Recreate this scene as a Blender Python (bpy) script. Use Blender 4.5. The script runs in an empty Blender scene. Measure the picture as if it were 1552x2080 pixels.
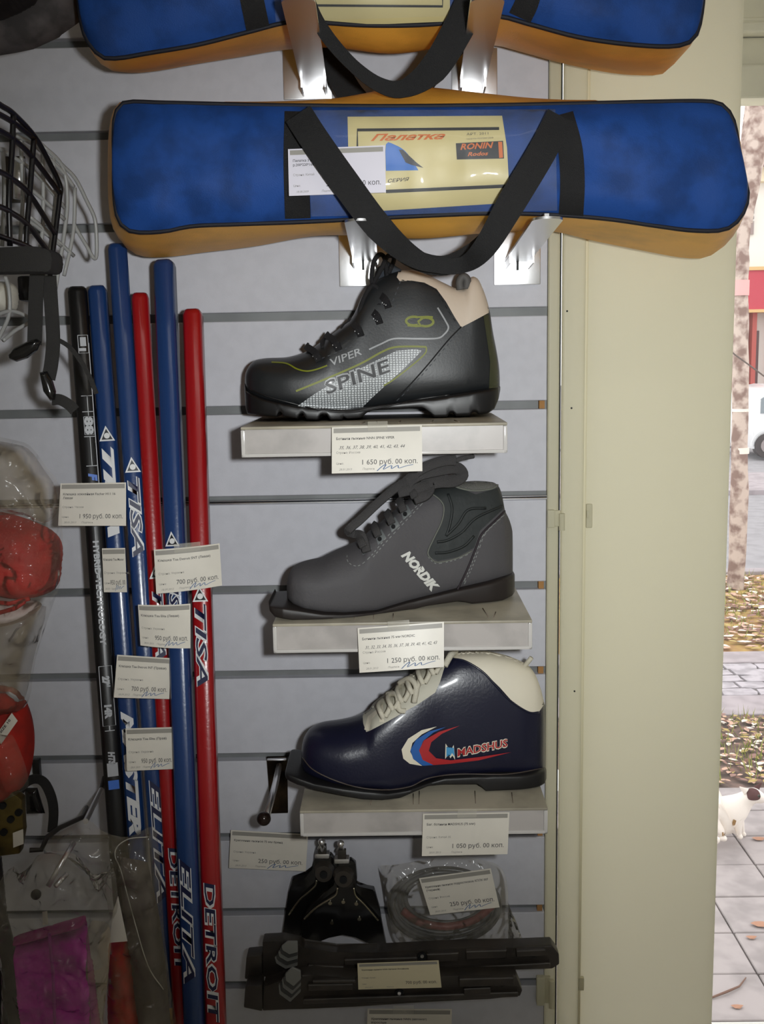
import bpy, bmesh, math, random
from mathutils import Vector, Matrix, noise
from mathutils.bvhtree import BVHTree
random.seed(7)
S = bpy.context.scene
COL = S.collection
# ------------------------------------------------------------------ camera
FPX = 2100.0
PITCH, YAW, ROLL = 0.1510, -0.0139, -0.0190
DIST = 1.156
CAM = Vector((0, -DIST, 1.5))
_cp, _sp, _cy, _sy, _cr, _sr = (math.cos(PITCH), math.sin(PITCH), math.cos(YAW), math.sin(YAW), math.cos(ROLL), math.sin(ROLL))
FW = Vector((_sy*_cp, _cy*_cp, -_sp)); _ri = Vector((_cy, -_sy, 0)); _up = _ri.cross(FW)
RT = _ri*_cr + _up*_sr; UP = -_ri*_sr + _up*_cr
cd = bpy.data.cameras.new('camera'); cam = bpy.data.objects.new('camera', cd); COL.objects.link(cam)
cd.sensor_fit = 'VERTICAL'; cd.sensor_height = 36; cd.sensor_width = 36; cd.lens = 36*FPX/2080; cd.clip_start = .02; cd.clip_end = 300
M = Matrix.Identity(4)
for i in range(3):
    M[i][0] = RT[i]; M[i][1] = UP[i]; M[i][2] = -FW[i]; M[i][3] = CAM[i]
cam.matrix_world = M
S.camera = cam
# ------------------------------------------------------------------ world, lights, exposure
S.view_settings.view_transform = 'Standard'; S.view_settings.look = 'None'; S.view_settings.gamma = 1; S.view_settings.use_curve_mapping = False
S.view_settings.exposure = 0.0
w = bpy.data.worlds.new('overcast_sky'); S.world = w; w.use_nodes = True
w.node_tree.nodes['Background'].inputs[0].default_value = (1.0, .985, .97, 1)
w.node_tree.nodes['Background'].inputs[1].default_value = 2.0
def lamp(name, kind, loc, target, energy, color=(1, 1, 1), **kw):
    ld = bpy.data.lights.new(name, kind); ld.energy = energy; ld.color = color
    for k, v in kw.items(): setattr(ld, k, v)
    o = bpy.data.objects.new(name, ld); COL.objects.link(o); o.location = loc
    o.rotation_euler = (Vector(target)-Vector(loc)).to_track_quat('-Z', 'Y').to_euler()
    return o
lamp('camera_flash', 'SPOT', (.075, -DIST+.01, 1.52), (.055, 0, 1.445), 31.5, (.97, 1, 1), spot_size=math.radians(70), spot_blend=1.0, shadow_soft_size=.018)
lamp('ceiling_lamp', 'AREA', (.35, -1.5, 2.64), (.35, -1.5, 0), 2.5, (1, .95, .86), shape='RECTANGLE', size=1.2, size_y=.25)

# ------------------------------------------------------------------ helpers
def ray(px, py): return FW + RT*((px-776)/FPX) + UP*((1040-py)/FPX)
def at(px, py, Y):
    d = ray(px, py); return CAM + d*((Y-CAM.y)/d.y)
def gat(px, py, z):
    d = ray(px, py); return CAM + d*((z-CAM.z)/d.z)
def topx(p):
    v = Vector(p)-CAM; k = v.dot(FW); return (776+FPX*v.dot(RT)/k, 1040-FPX*v.dot(UP)/k)
def ppm(Y): return FPX/(Y-CAM.y)          # rough pixels per metre at depth Y
def lin(c):
    c = c/255.; return c/12.92 if c <= .04045 else ((c+.055)/1.055)**2.4
def rgb(*c): return (lin(c[0]), lin(c[1]), lin(c[2]), 1)
MATS = {}
def mat(name, col, rough=.5, metal=0., spec=.5, noise_s=0, noise_a=0., bump=0., bump_s=200., col2=None, sheen=0., coat=0., emit=0):
    if name in MATS: return MATS[name]
    m = bpy.data.materials.new(name); m.use_nodes = True; nt = m.node_tree; b = nt.nodes['Principled BSDF']
    b.inputs['Base Color'].default_value = rgb(*col); b.inputs['Roughness'].default_value = rough; b.inputs['Metallic'].default_value = metal
    b.inputs['Specular IOR Level'].default_value = spec; b.inputs['Coat Weight'].default_value = coat; b.inputs['Coat Roughness'].default_value = .12
    b.inputs['Sheen Weight'].default_value = sheen
    if noise_s or bump:
        tc = nt.nodes.new('ShaderNodeTexCoord')
    if noise_s:
        n = nt.nodes.new('ShaderNodeTexNoise'); n.inputs['Scale'].default_value = noise_s; n.inputs['Detail'].default_value = 5
        r = nt.nodes.new('ShaderNodeMix'); r.data_type = 'RGBA'
        c2 = col2 or tuple(max(0, min(255, c*(1-noise_a))) for c in col)
        r.inputs['A'].default_value = rgb(*col); r.inputs['B'].default_value = rgb(*c2)
        mr = nt.nodes.new('ShaderNodeMapRange'); mr.inputs['From Min'].default_value = .42; mr.inputs['From Max'].default_value = .62
        nt.links.new(tc.outputs['Object'], n.inputs['Vector']); nt.links.new(n.outputs['Fac'], mr.inputs['Value'])
        nt.links.new(mr.outputs['Result'], r.inputs['Factor']); nt.links.new(r.outputs['Result'], b.inputs['Base Color'])
    if bump:
        n2 = nt.nodes.new('ShaderNodeTexNoise'); n2.inputs['Scale'].default_value = bump_s; n2.inputs['Detail'].default_value = 3
        bp = nt.nodes.new('ShaderNodeBump'); bp.inputs['Strength'].default_value = bump; bp.inputs['Distance'].default_value = .002
        nt.links.new(tc.outputs['Object'], n2.inputs['Vector']); nt.links.new(n2.outputs['Fac'], bp.inputs['Height']); nt.links.new(bp.outputs['Normal'], b.inputs['Normal'])
    MATS[name] = m; return m
def film(name, col=(235, 235, 228), clear=.7, rough=.18, gloss=.25, crinkle=0):
    """thin clear plastic: see-through, with a little milky scatter and a glossy skin"""
    if name in MATS: return MATS[name]
    m = bpy.data.materials.new(name); m.use_nodes = True; nt = m.node_tree
    for n in list(nt.nodes): nt.nodes.remove(n)
    out = nt.nodes.new('ShaderNodeOutputMaterial'); tr = nt.nodes.new('ShaderNodeBsdfTransparent'); df = nt.nodes.new('ShaderNodeBsdfDiffuse')
    gl = nt.nodes.new('ShaderNodeBsdfGlossy'); gl.inputs['Roughness'].default_value = rough; df.inputs['Color'].default_value = rgb(*col)
    m1 = nt.nodes.new('ShaderNodeMixShader'); m1.inputs[0].default_value = 1-clear
    m2 = nt.nodes.new('ShaderNodeMixShader'); lw = nt.nodes.new('ShaderNodeLayerWeight'); lw.inputs['Blend'].default_value = gloss
    nt.links.new(tr.outputs[0], m1.inputs[1]); nt.links.new(df.outputs[0], m1.inputs[2]); nt.links.new(m1.outputs[0], m2.inputs[1])
    nt.links.new(gl.outputs[0], m2.inputs[2]); nt.links.new(lw.outputs['Fresnel'], m2.inputs[0]); nt.links.new(m2.outputs[0], out.inputs['Surface'])
    if crinkle:
        tc = nt.nodes.new('ShaderNodeTexCoord'); n1 = nt.nodes.new('ShaderNodeTexNoise'); n1.inputs['Scale'].default_value = 38; n1.inputs['Detail'].default_value = 4; n1.inputs['Distortion'].default_value = 1.4
        n1.noise_type = 'RIDGED_MULTIFRACTAL'; bp = nt.nodes.new('ShaderNodeBump'); bp.inputs['Strength'].default_value = 1; bp.inputs['Distance'].default_value = crinkle
        nt.links.new(tc.outputs['Object'], n1.inputs['Vector']); nt.links.new(n1.outputs['Fac'], bp.inputs['Height'])
        for nd in (gl, df, lw): nt.links.new(bp.outputs['Normal'], nd.inputs['Normal'])
    MATS[name] = m; return m

def link(name, me, parent=None):
    o = bpy.data.objects.new(name, me); COL.objects.link(o)
    if parent is not None: o.parent = parent; o.matrix_parent_inverse = PINV(parent)
    return o
def PINV(p):
    mw = Matrix.LocRotScale(p.location, p.rotation_euler, None)
    q = p.parent
    if q is not None: mw = (Matrix.LocRotScale(q.location, q.rotation_euler, None)) @ mw if p.matrix_parent_inverse == Matrix.Identity(4) else mw
    return mw.inverted()
def obj(name, bm, m, parent=None, smooth=40, kind=None, label=None):
    bmesh.ops.recalc_face_normals(bm, faces=bm.faces)
    me = bpy.data.meshes.new(name); bm.to_mesh(me); bm.free(); me.materials.append(m)
    if smooth:
        me.polygons.foreach_set('use_smooth', [True]*len(me.polygons))
        if smooth < 180: me.set_sharp_from_angle(angle=math.radians(smooth))
    o = link(name, me, parent)
    if kind: o['kind'] = kind
    if label: o['label'] = label
    return o
def thing(name, label, cat, loc=(0, 0, 0), group=None):
    o = bpy.data.objects.new(name, None); COL.objects.link(o); o.location = loc; o.empty_display_size = .02
    o['label'] = label; o['category'] = cat
    if group: o['group'] = group
    return o
def tag(o, label, cat, group=None):
    o['label'] = label; o['category'] = cat
    if group: o['group'] = group
    return o
def struct(name, bm, m, parent=None, smooth=0):
    o = obj(name, bm, m, parent, smooth)
    if parent is None: o['kind'] = 'structure'
    return o
def nb(): return bmesh.new()
def box(bm, lo, hi, bev=0, seg=2):
    lo, hi = Vector(lo), Vector(hi)
    r = bmesh.ops.create_cube(bm, size=1, matrix=Matrix.Translation((lo+hi)/2) @ Matrix.Diagonal((*(hi-lo), 1)))
    if bev: bevel(bm, r['verts'], bev, seg)
    return bm
def bevel(bm, verts, bev, seg=2):
    es = set(e for v in verts for e in v.link_edges)
    bmesh.ops.bevel(bm, geom=list(es), offset=bev, segments=seg, profile=.6, affect='EDGES', clamp_overlap=True)
def obox(bm, c, ax, ay, az, bev=0, seg=2):
    """box from centre and three half-axis vectors"""
    Mx = Matrix.Identity(4)
    for i in range(3):
        Mx[i][0] = ax[i]*2; Mx[i][1] = ay[i]*2; Mx[i][2] = az[i]*2; Mx[i][3] = c[i]
    r = bmesh.ops.create_cube(bm, size=1, matrix=Mx)
    if bev: bevel(bm, r['verts'], bev, seg)
    return bm
def cat_rom(pts, n=6):
    pts = [Vector(p) for p in pts]
    if len(pts) < 3: return pts
    P = [pts[0]*2-pts[1]]+pts+[pts[-1]*2-pts[-2]]; out = []
    for i in range(1, len(P)-2):
        a, b, c, d = P[i-1:i+3]
        for k in range(n):
            t = k/n; out.append(.5*((2*b)+(c-a)*t+(2*a-5*b+4*c-d)*t*t+(3*b-a-3*c+d)*t**3))
    out.append(pts[-1]); return out
def tube(bm, pts, r, n=8, cap=True, closed=False):
    pts = [Vector(p) for p in pts]; rings = []; L = len(pts)
    rr = r if isinstance(r, (list, tuple)) else [r]*L
    ref = None
    for i, p in enumerate(pts):
        if closed: t = pts[(i+1) % L]-pts[i-1]
        else: t = pts[min(i+1, L-1)]-pts[max(i-1, 0)]
        if t.length < 1e-9: t = Vector((0, 0, 1))
        t.normalize()
        if ref is None: ref = t.orthogonal().normalized()
        ref = (ref-t*ref.dot(t))
        if ref.length < 1e-6: ref = t.orthogonal()
        ref.normalize(); b = t.cross(ref)
        rings.append([bm.verts.new(p+(ref*math.cos(2*math.pi*k/n)+b*math.sin(2*math.pi*k/n))*rr[i]) for k in range(n)])
    rng = range(L if closed else L-1)
    for i in rng:
        A, B = rings[i], rings[(i+1) % L]
        for k in range(n): bm.faces.new((A[k], A[(k+1) % n], B[(k+1) % n], B[k]))
    if cap and not closed:
        bm.faces.new(rings[0][::-1]); bm.faces.new(rings[-1])
    return bm
def pxs(pts, Y): return [at(p[0], p[1], p[2] if len(p) > 2 else Y) for p in pts]
def webbing(bm, pts, w, th=.0014, face=(0, -1, 0)):
    """flat strap with thickness along a path; w scalar or list; its flat side looks along `face`"""
    pts = [Vector(p) for p in pts]; L = len(pts); face = Vector(face); R = []
    for i, p in enumerate(pts):
        t = (pts[min(i+1, L-1)]-pts[max(i-1, 0)]).normalized()
        s = t.cross(face)
        if s.length < 1e-4: s = t.orthogonal()
        s.normalize(); nrm = s.cross(t).normalized(); hw = (w[i] if isinstance(w, (list, tuple)) else w)/2
        R.append([bm.verts.new(p+s*hw+nrm*th/2), bm.verts.new(p-s*hw+nrm*th/2), bm.verts.new(p-s*hw-nrm*th/2), bm.verts.new(p+s*hw-nrm*th/2)])
    for i in range(L-1):
        for k in range(4): bm.faces.new((R[i][k], R[i][(k+1) % 4], R[i+1][(k+1) % 4], R[i+1][k]))
    bm.faces.new(R[0][::-1]); bm.faces.new(R[-1]); return bm
def prism(bm, front, depth):
    """closed outline of points, extruded by a vector"""
    d = Vector(depth); A = [bm.verts.new(p) for p in front]; B = [bm.verts.new(Vector(p)+d) for p in front]; n = len(A)
    bm.faces.new(A); bm.faces.new(B[::-1])
    for i in range(n): bm.faces.new((A[i], B[i], B[(i+1) % n], A[(i+1) % n]))
    return bm
def disc(bm, c, r, h, axis=(0, -1, 0), n=20, r2=None):
    q = Vector(axis).to_track_quat('Z', 'Y').to_matrix().to_4x4()
    bmesh.ops.create_cone(bm, cap_ends=True, segments=n, radius1=r, radius2=r if r2 is None else r2, depth=h, matrix=Matrix.Translation(c) @ q)
    return bm
def ball(bm, c, r, u=12, v=8):
    Mx = Matrix.Translation(c) @ (Matrix.Diagonal((*r, 1)) if isinstance(r, (tuple, list)) else Matrix.Scale(r, 4))
    bmesh.ops.create_uvsphere(bm, u_segments=u, v_segments=v, radius=1, matrix=Mx); return bm
# ---- flat print: text and outlines laid on surfaces
_TX = {}
def text_geo(s, bold=0., shear=0.):
    k = (s, bold, shear)
    if k in _TX: return _TX[k]
    cu = bpy.data.curves.new('t', 'FONT'); cu.body = s; cu.size = 1; cu.offset = bold; cu.shear = shear; cu.resolution_u = 2; cu.fill_mode = 'FRONT'
    o = bpy.data.objects.new('t', cu); COL.objects.link(o); dg = bpy.context.evaluated_depsgraph_get()
    me = bpy.data.meshes.new_from_object(o.evaluated_get(dg)); H = .72
    vs = [(v.co.x/H, v.co.y/H) for v in me.vertices]; fs = [tuple(p.vertices) for p in me.polygons]
    bpy.data.objects.remove(o); bpy.data.curves.remove(cu); bpy.data.meshes.remove(me)
    x0 = min([v[0] for v in vs] or [0]); x1 = max([v[0] for v in vs] or [1])
    _TX[k] = ([(v[0]-x0, v[1]) for v in vs], fs, x1-x0); return _TX[k]
def put2d(bm, vs, fs, fn, step=None):
    """2-D shape -> 3-D with fn(x, y); step: longest edge allowed, in the shape's own units"""
    t = bmesh.new(); V = [t.verts.new((x, y, 0)) for x, y in vs]
    for f in fs:
        try: t.faces.new([V[i] for i in f])
        except ValueError: pass
    if step:
        bmesh.ops.triangulate(t, faces=t.faces[:])
        for _ in range(6):
            es = [e for e in t.edges if e.calc_length() > step]
            if not es: break
            bmesh.ops.subdivide_edges(t, edges=es, cuts=1); bmesh.ops.triangulate(t, faces=[f for f in t.faces if len(f.verts) > 3])
    t.verts.index_update(); mp = [bm.verts.new(fn(v.co.x, v.co.y)) for v in t.verts]
    for f in t.faces:
        try: bm.faces.new([mp[v.index] for v in f.verts])
        except ValueError: pass
    t.free(); return bm
def on(bvh, off=.0006, Yback=-.05):
    """pixel -> point on the surface under it, lifted by off"""
    def fn(x, y):
        d = ray(x, y).normalized(); h = bvh.ray_cast(CAM, d)
        if h[0] is None:
            p = at(x, y, Yback); h = bvh.find_nearest(p)
        return h[0]-d*off
    return fn
def stroke(pts, w, closed=False):
    """2-D polyline -> quads with width"""
    P = [Vector((p[0], p[1])) for p in pts]; vs, fs = [], []; L = len(P)
    for i, p in enumerate(P):
        t = (P[min(i+1, L-1)]-P[max(i-1, 0)]); t = t.normalized() if t.length else Vector((1, 0)); n = Vector((-t.y, t.x)); ww = w[i] if isinstance(w, (list, tuple)) else w
        vs += [tuple(p+n*ww/2), tuple(p-n*ww/2)]
        if i: fs.append((2*i-2, 2*i-1, 2*i+1, 2*i))
    return vs, fs
def spl2(pts, n=5): return [(v.x, v.y) for v in cat_rom([Vector((p[0], p[1], 0)) for p in pts], n)]
def poly2(pts): return list(pts), [tuple(range(len(pts)))]
def interp(pts, x):
    if x <= pts[0][0]: return pts[0][1]
    for a, b in zip(pts, pts[1:]):
        if x <= b[0]: return a[1]+(b[1]-a[1])*(x-a[0])/max(1e-9, b[0]-a[0])
    return pts[-1][1]
def sm_interp(pts, x):
    """monotone-ish smooth interpolation"""
    n = len(pts)
    if x <= pts[0][0]: return pts[0][1]
    if x >= pts[-1][0]: return pts[-1][1]
    for i in range(n-1):
        if x <= pts[i+1][0]:
            x0, y0 = pts[i]; x1, y1 = pts[i+1]; h = x1-x0 or 1e-9; s = (y1-y0)/h
            def sl(j):
                if j <= 0 or j >= n-1: return s
                a = (pts[j][1]-pts[j-1][1])/max(1e-9, pts[j][0]-pts[j-1][0]); b = (pts[j+1][1]-pts[j][1])/max(1e-9, pts[j+1][0]-pts[j][0])
                return 0 if a*b <= 0 else 2*a*b/(a+b)
            m0, m1 = sl(i), sl(i+1); t = (x-x0)/h
            return y0*(2*t**3-3*t*t+1)+m0*h*(t**3-2*t*t+t)+y1*(-2*t**3+3*t*t)+m1*h*(t**3-t*t)
def bvh_of(*bms):
    t = bmesh.new()
    for b in bms:
        me = bpy.data.meshes.new('t'); b.to_mesh(me); t.from_mesh(me); bpy.data.meshes.remove(me)
    r = BVHTree.FromBMesh(t); t.free(); return r
# ------------------------------------------------------------------ materials of the setting
m_slat = mat('slat_laminate', (198, 198, 205), .5, spec=.25, noise_s=60, noise_a=.02, bump=.06, bump_s=900)
m_groove = mat('groove_grey', (120, 122, 122), .5, noise_s=20, noise_a=.1)
def translucent(m, k):
    nt = m.node_tree; b = nt.nodes['Principled BSDF']; o = nt.nodes['Material Output']; t = nt.nodes.new('ShaderNodeBsdfTranslucent'); mx = nt.nodes.new('ShaderNodeMixShader')
    t.inputs['Color'].default_value = (.97, .95, .86, 1); mx.inputs[0].default_value = k
    nt.links.new(b.outputs[0], mx.inputs[1]); nt.links.new(t.outputs[0], mx.inputs[2]); nt.links.new(mx.outputs[0], o.inputs['Surface']); return m
m_cream = translucent(mat('cream_plastic', (214, 210, 184), .5, bump=.03, bump_s=60), .42)
m_cream2 = mat('cream_edge', (222, 214, 180), .5)
m_plaster = mat('plaster', (215, 212, 200), .8)
m_floor = mat('floor_tile', (196, 194, 190), .5, noise_s=6, noise_a=.1)
m_chrome = mat('chrome', (244, 244, 246), .3, 1.0, bump=.06, bump_s=60)
m_alu = mat('aluminium', (205, 206, 210), .25, 1.0)
m_mdf = mat('raw_mdf', (165, 120, 70), .8)
m_dark = mat('dark_gap', (40, 42, 40), .8)
# ------------------------------------------------------------------ slat wall
SLOT = [at(160, 96, 0).z, at(150, 285, 0).z, at(200, 472, 0).z] + [at(x, y, 0).z for x, y in ((430, 654), (430, 843), (430, 1026), (430, 1208), (430, 1380), (430, 1547), (430, 1709), (440, 1861), (450, 2009))]
SLOT = [SLOT[0]+.103] + SLOT + [SLOT[-1]-.1*k for k in range(1, 8)]
XR = at(1110, 1000, 0).x; XL = -1.6; OPEN = .0095
wall = struct('wall_back', box(nb(), (XL, .012, 0), (XR+.006, .06, 2.7)), m_groove)
for i, zt in enumerate([2.69]+SLOT):
    zb = (SLOT[i] if i < len(SLOT) else .02)+OPEN*(1 if i < len(SLOT) else 0)
    if zt-zb < .01: continue
    struct('slat_panel', box(nb(), (XL, 0, zb), (XR, .0135, zt), .0008, 1), m_slat, wall)
for k, i in enumerate((5, 7, 8, 10, 11)):
    struct('groove_end', box(nb(), (XR-.008, .003, SLOT[i]+.0004), (XR-.002, .0125, SLOT[i]+OPEN-.0004)), m_mdf, wall)
struct('groove_rail', box(nb(), (XL, -.001, SLOT[6]-.0002), (XR+.003, .008, SLOT[6]+.0024), .0006, 1), m_alu, wall)
struct('groove_lip', box(nb(), (XL, -.0006, SLOT[6]+.0035), (XR+.002, .010, SLOT[6]+.0046), .0003, 1), m_alu, wall)
# ------------------------------------------------------------------ cream folding shutter beside the slat wall
X1 = at(1138, 1000, -.004).x; X2 = at(1189, 1000, -.006).x; X3 = at(1487, 800, -.002).x
t1 = struct('trim_1', box(nb(), (XR+.0006, -.004, 0), (X1-.0016, .004, 2.7), .003, 3), m_cream)
box_gap = struct('gap_shade_strip', box(nb(), (X1-.0016, .0045, 0), (X1+.001, .01, 2.7)), m_dark)  # dark strip standing in for the shade in the gap between the trims
b = nb(); box(b, (X1+.001, -.006, 0), (X2-.0005, .004, 2.7), .004, 4)
t3 = struct('trim_3', b, m_cream)
wr = struct('wall_right', box(nb(), (X2, -.002, 0), (X3, .004, 2.7), .0015, 2), m_cream)
struct('edge_bead', box(nb(), (X2-.003, -.0055, 0), (X2+.001, .0, 2.7), .0012, 2), m_cream2, wr)
def hinge(px0, py0, px1, py1, parent, small=False):
    a = at(px0, py0, -.008); c = at(px1, py1, -.008); b = nb()
    box(b, (a.x, -.011, c.z), (a.x+(c.x-a.x)*.42, -.0035, a.z), .0012)
    box(b, (a.x+(c.x-a.x)*.40, -.0075, c.z+.001), (a.x+(c.x-a.x)*.75, -.003, a.z-.001), .001)
    h = struct('hinge', b, m_cream, parent)
    b = nb(); p = Vector((a.x+(c.x-a.x)*.8, -.010, 0)); tube(b, [(p.x, p.y, c.z-.003), (p.x, p.y, a.z-.004)], .0035, 10)
    struct('hinge_pin', b, m_cream, h)
hinge(1112, 1036, 1148, 1071, t1); hinge(1090, 1984, 1128, 2040, t1)
b = nb(); p, q = at(1191, 1024, -.004), at(1203, 1072, -.004)
box(b, (p.x, -.0055, q.z), (q.x, -.001, p.z), .001); box(b, (p.x, -.008, q.z+.012), (p.x+.003, -.004, q.z+.02), .0008)
struct('latch_plate', b, m_cream, wr)
b = nb(); p, q = at(1175, 1985, -.004), at(1186, 2010, -.004); box(b, (p.x, -.0065, q.z), (q.x, -.001, p.z), .001); struct('latch_plate', b, m_cream, wr)
for (x, y) in ((1161, 829), (1167, 1404), (1152, 632)):
    p = at(x, y, -.0062); b = nb(); disc(b, p, .0011, .0008, n=8); struct('nail', b, m_dark, t3)
# ------------------------------------------------------------------ room shell
struct('floor', box(nb(), (XL-.1, -3.6, -.06), (2.6, .06, 0)), m_floor)
struct('ceiling', box(nb(), (XL-.1, -3.6, 2.7), (2.6, .5, 2.78)), m_plaster)
struct('wall_left', box(nb(), (XL-.1, -3.6, 0), (XL, .06, 2.7)), m_plaster)
struct('wall_front', box(nb(), (XL-.1, -3.7, 0), (2.6, -3.6, 2.7)), m_plaster)
struct('wall_side', box(nb(), (2.5, -3.6, 0), (2.6, .06, 2.7)), m_plaster)
# shop window right of the panel: pane, sill, and boarded head outside
glass = film('window_glass', (240, 245, 245), .96, .02, .12)
wn = struct('window_1', box(nb(), (XR+.01, .032, .30), (2.5, .036, 2.7)), glass)
ZS = at(1490, 2074, .24).z
struct('window_sill', box(nb(), (XR+.02, .045, ZS-.05), (2.5, .24, ZS), .004), mat('sill_white', (232, 232, 226), .4), wn)
struct('window_wall', box(nb(), (XR-.3, .06, -.5), (2.6, .22, ZS-.051)), m_plaster, wn)
m_head = mat('head_board', (212, 206, 178), .55, noise_s=8, noise_a=.08)
YH = .42
def zz(py): return at(1525, py, YH).z
for (y0, y1, dy) in ((200, 131, 0), (129, 72, .01), (70, 50, -.012), (48, 36, .0), (34, -60, .012), (-62, -160, 0)):
    struct('head_board', box(nb(), (X3-.1, YH+dy, zz(y0)), (2.7, YH+dy+.05, zz(y1)), .003), m_head, wn)
# ------------------------------------------------------------------ outside
G0 = -.5
m_slab = mat('paving_slab', (168, 160, 160), .85, noise_s=9, noise_a=.12, bump=.15, bump_s=120)
m_soil = mat('soil', (118, 96, 88), .95, noise_s=14, noise_a=.35)
m_asph = mat('asphalt', (150, 148, 152), .9, noise_s=6, noise_a=.08)
m_path = mat('path_concrete', (165, 156, 160), .9, noise_s=8, noise_a=.1)
m_cob = mat('cobble', (178, 172, 178), .85, noise_s=12, noise_a=.15)
def gd(py): return gat(1510, py, G0).y
y_soil0, y_path0, y_cob0, y_cob1, y_path1, y_gr1 = gd(1598), gd(1452), gd(1412), gd(1347), gd(1324), gd(1165)
pave = struct('ground_1', box(nb(), (.3, .3, G0-.1), (4, y_soil0, G0-.012)), mat('joint_sand', (96, 90, 86), .95))
xs0 = gat(1455, 1835, G0).x; ys0 = gd(1978)
for i in range(-2, 9):
    for j in range(-9, 10):
        x = xs0+i*.24; y = ys0+j*.24
        if y < .32 or y+.12 > y_soil0: continue
        struct('paving_slab', box(nb(), (x+.003, y+.003, G0-.05), (x+.237, min(y+.237, y_soil0-.002), G0+random.uniform(-.002, .002)), .003, 1), m_slab, pave)
struct('ground_2', box(nb(), (.8, y_soil0, G0-.1), (6, y_path0, G0-.005)), m_soil)
pth = struct('ground_3', box(nb(), (.8, y_path0, G0-.1), (7, y_path1, G0-.012)), mat('path_joint', (120, 116, 112), .95))
struct('kerb_slab', box(nb(), (.8, y_path0, G0-.02), (7, y_cob0-.01, G0+.004), .004, 1), m_path, pth)
struct('kerb_slab', box(nb(), (.8, y_cob1+.01, G0-.02), (7, y_path1, G0+.004), .004, 1), m_path, pth)
rows = 5; rh = (y_cob1-y_cob0)/rows
for r in range(rows):
    x = 1.5+.11*(r % 2)
    while x < 4.6:
        wd = random.uniform(.17, .25); b = nb(); j = lambda: random.uniform(-.014, .014)
        pts = [(x+.01, y_cob0+r*rh+.006+j()*.4), (x+wd*.5, y_cob0+r*rh+.004), (x+wd-.008, y_cob0+r*rh+.01+j()), (x+wd-.004+j(), y_cob0+(r+.5)*rh), (x+wd-.012, y_cob0+(r+1)*rh-.006), (x+wd*.5, y_cob0+(r+1)*rh-.004), (x+.012+j(), y_cob0+(r+1)*rh-.01)]
        prism(b, [(p[0], p[1], G0+random.uniform(-.002, .003)) for p in pts], (0, 0, -.04)); struct('cobble', b, m_cob, pth, 0); x += wd
struct('ground_4', box(nb(), (.8, y_path1, G0-.1), (9, y_gr1, G0-.004)), mat('leafy_soil', (150, 112, 72), .95, noise_s=7, col2=(176, 150, 80)))
road = struct('road', box(nb(), (-2, y_gr1, G0-.12), (40, 20, G0-.02)), m_asph)
struct('kerb', box(nb(), (-2, gd(1003), G0-.03), (40, gd(966), G0+.05), .01), m_path, road)
struct('ground_5', box(nb(), (-6, 20, G0-.1), (60, 60, G0+.02)), m_asph)
struct('kerb', box(nb(), (-2, y_gr1-.05, G0-.05), (30, y_gr1+.1, G0+.03), .01), m_path, road)
# leaf litter and grass: nobody could count them
def scatter(name, n, x0, x1, y0, y1, cols, blade, z=G0, w=.03, key=0):
    mats = [mat('%s_%d' % (name, i), c, .8) for i, c in enumerate(cols)]
    b = nb()
    for i in range(n):
        x, y = random.uniform(x0, x1), random.uniform(y0, y1); a = random.uniform(0, 6.28); c, s_ = math.cos(a), math.sin(a)
        if blade:
            h = random.uniform(.03, .10); lx, ly = random.uniform(-.04, .04), random.uniform(-.04, .04)
            f = b.faces.new([b.verts.new((x-c*.004, y-s_*.004, z)), b.verts.new((x+c*.004, y+s_*.004, z)), b.verts.new((x+lx+c*.001, y+ly, z+h))])
        else:
            s = random.uniform(.6, 1.3)*w; t = random.uniform(-.4, .4); k = []
            for (u, v) in ((-1, 0), (-.4, .45), (.3, .5), (1, 0), (.3, -.5), (-.4, -.45)):
                k.append(b.verts.new((x+(u*c-v*s_)*s, y+(u*s_+v*c)*s, z+.004+(u*t+abs(v)*.5+.45)*s*.5)))
            f = b.faces.new(k)
        f.material_index = random.randrange(len(mats))
    me = bpy.data.meshes.new(name); b.to_mesh(me); b.free()
    for m in mats: me.materials.append(m)
    o = link(name, me); o['kind'] = 'stuff'; return o
o = scatter('leaf_litter', 1900, 1.3, 3.8, y_soil0+.02, y_path0-.02, [(196, 160, 140), (120, 84, 70), (172, 150, 90), (226, 214, 200), (140, 106, 96)], 0, w=.022)
tag(o, 'brown and pale leaf litter on the soil bed behind the cat', 'leaves')
o = scatter('grass', 900, 1.3, 3.8, y_soil0+.02, y_path0-.02, [(128, 140, 60), (160, 164, 90)], 1, z=G0-.004); tag(o, 'thin grass blades in the soil bed behind the cat', 'grass')
o = scatter('leaf_litter', 2600, 1.8, 5.4, y_path1+.02, y_gr1-.1, [(222, 150, 70), (200, 110, 60), (226, 190, 90), (240, 222, 180), (170, 90, 60)], 0, w=.04)
tag(o, 'orange and yellow fallen leaves around the tree trunk', 'leaves')
o = scatter('grass', 1500, 1.8, 5.4, y_path1+.3, y_gr1-.02, [(150, 160, 50), (186, 178, 70)], 1); tag(o, 'yellow green grass around the tree trunk', 'grass')
for (x, y, r) in ((1541, 1706, .03), (1544, 1880, .035), (1526, 1907, .02), (1497, 2048, .02)):
    p = gat(x, y, G0); b = nb(); k = []
    for (u, v) in ((-1, 0), (-.4, .4), (.3, .45), (1, 0), (.3, -.45), (-.4, -.4)): k.append(b.verts.new((p.x+u*r, p.y+v*r*1.2, G0+.004+abs(u)*.006)))
    b.faces.new(k); tag(obj('fallen_leaf', b, mat('leaf_brown', (172, 128, 104), .8), smooth=0), 'single dry leaf on the grey paving, %s' % {1541: 'beside the cat', 1544: 'large tan one by the right edge', 1526: 'small pale one below the tan leaf', 1497: 'smallest, nearest the sill'}[x], 'leaf')
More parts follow.
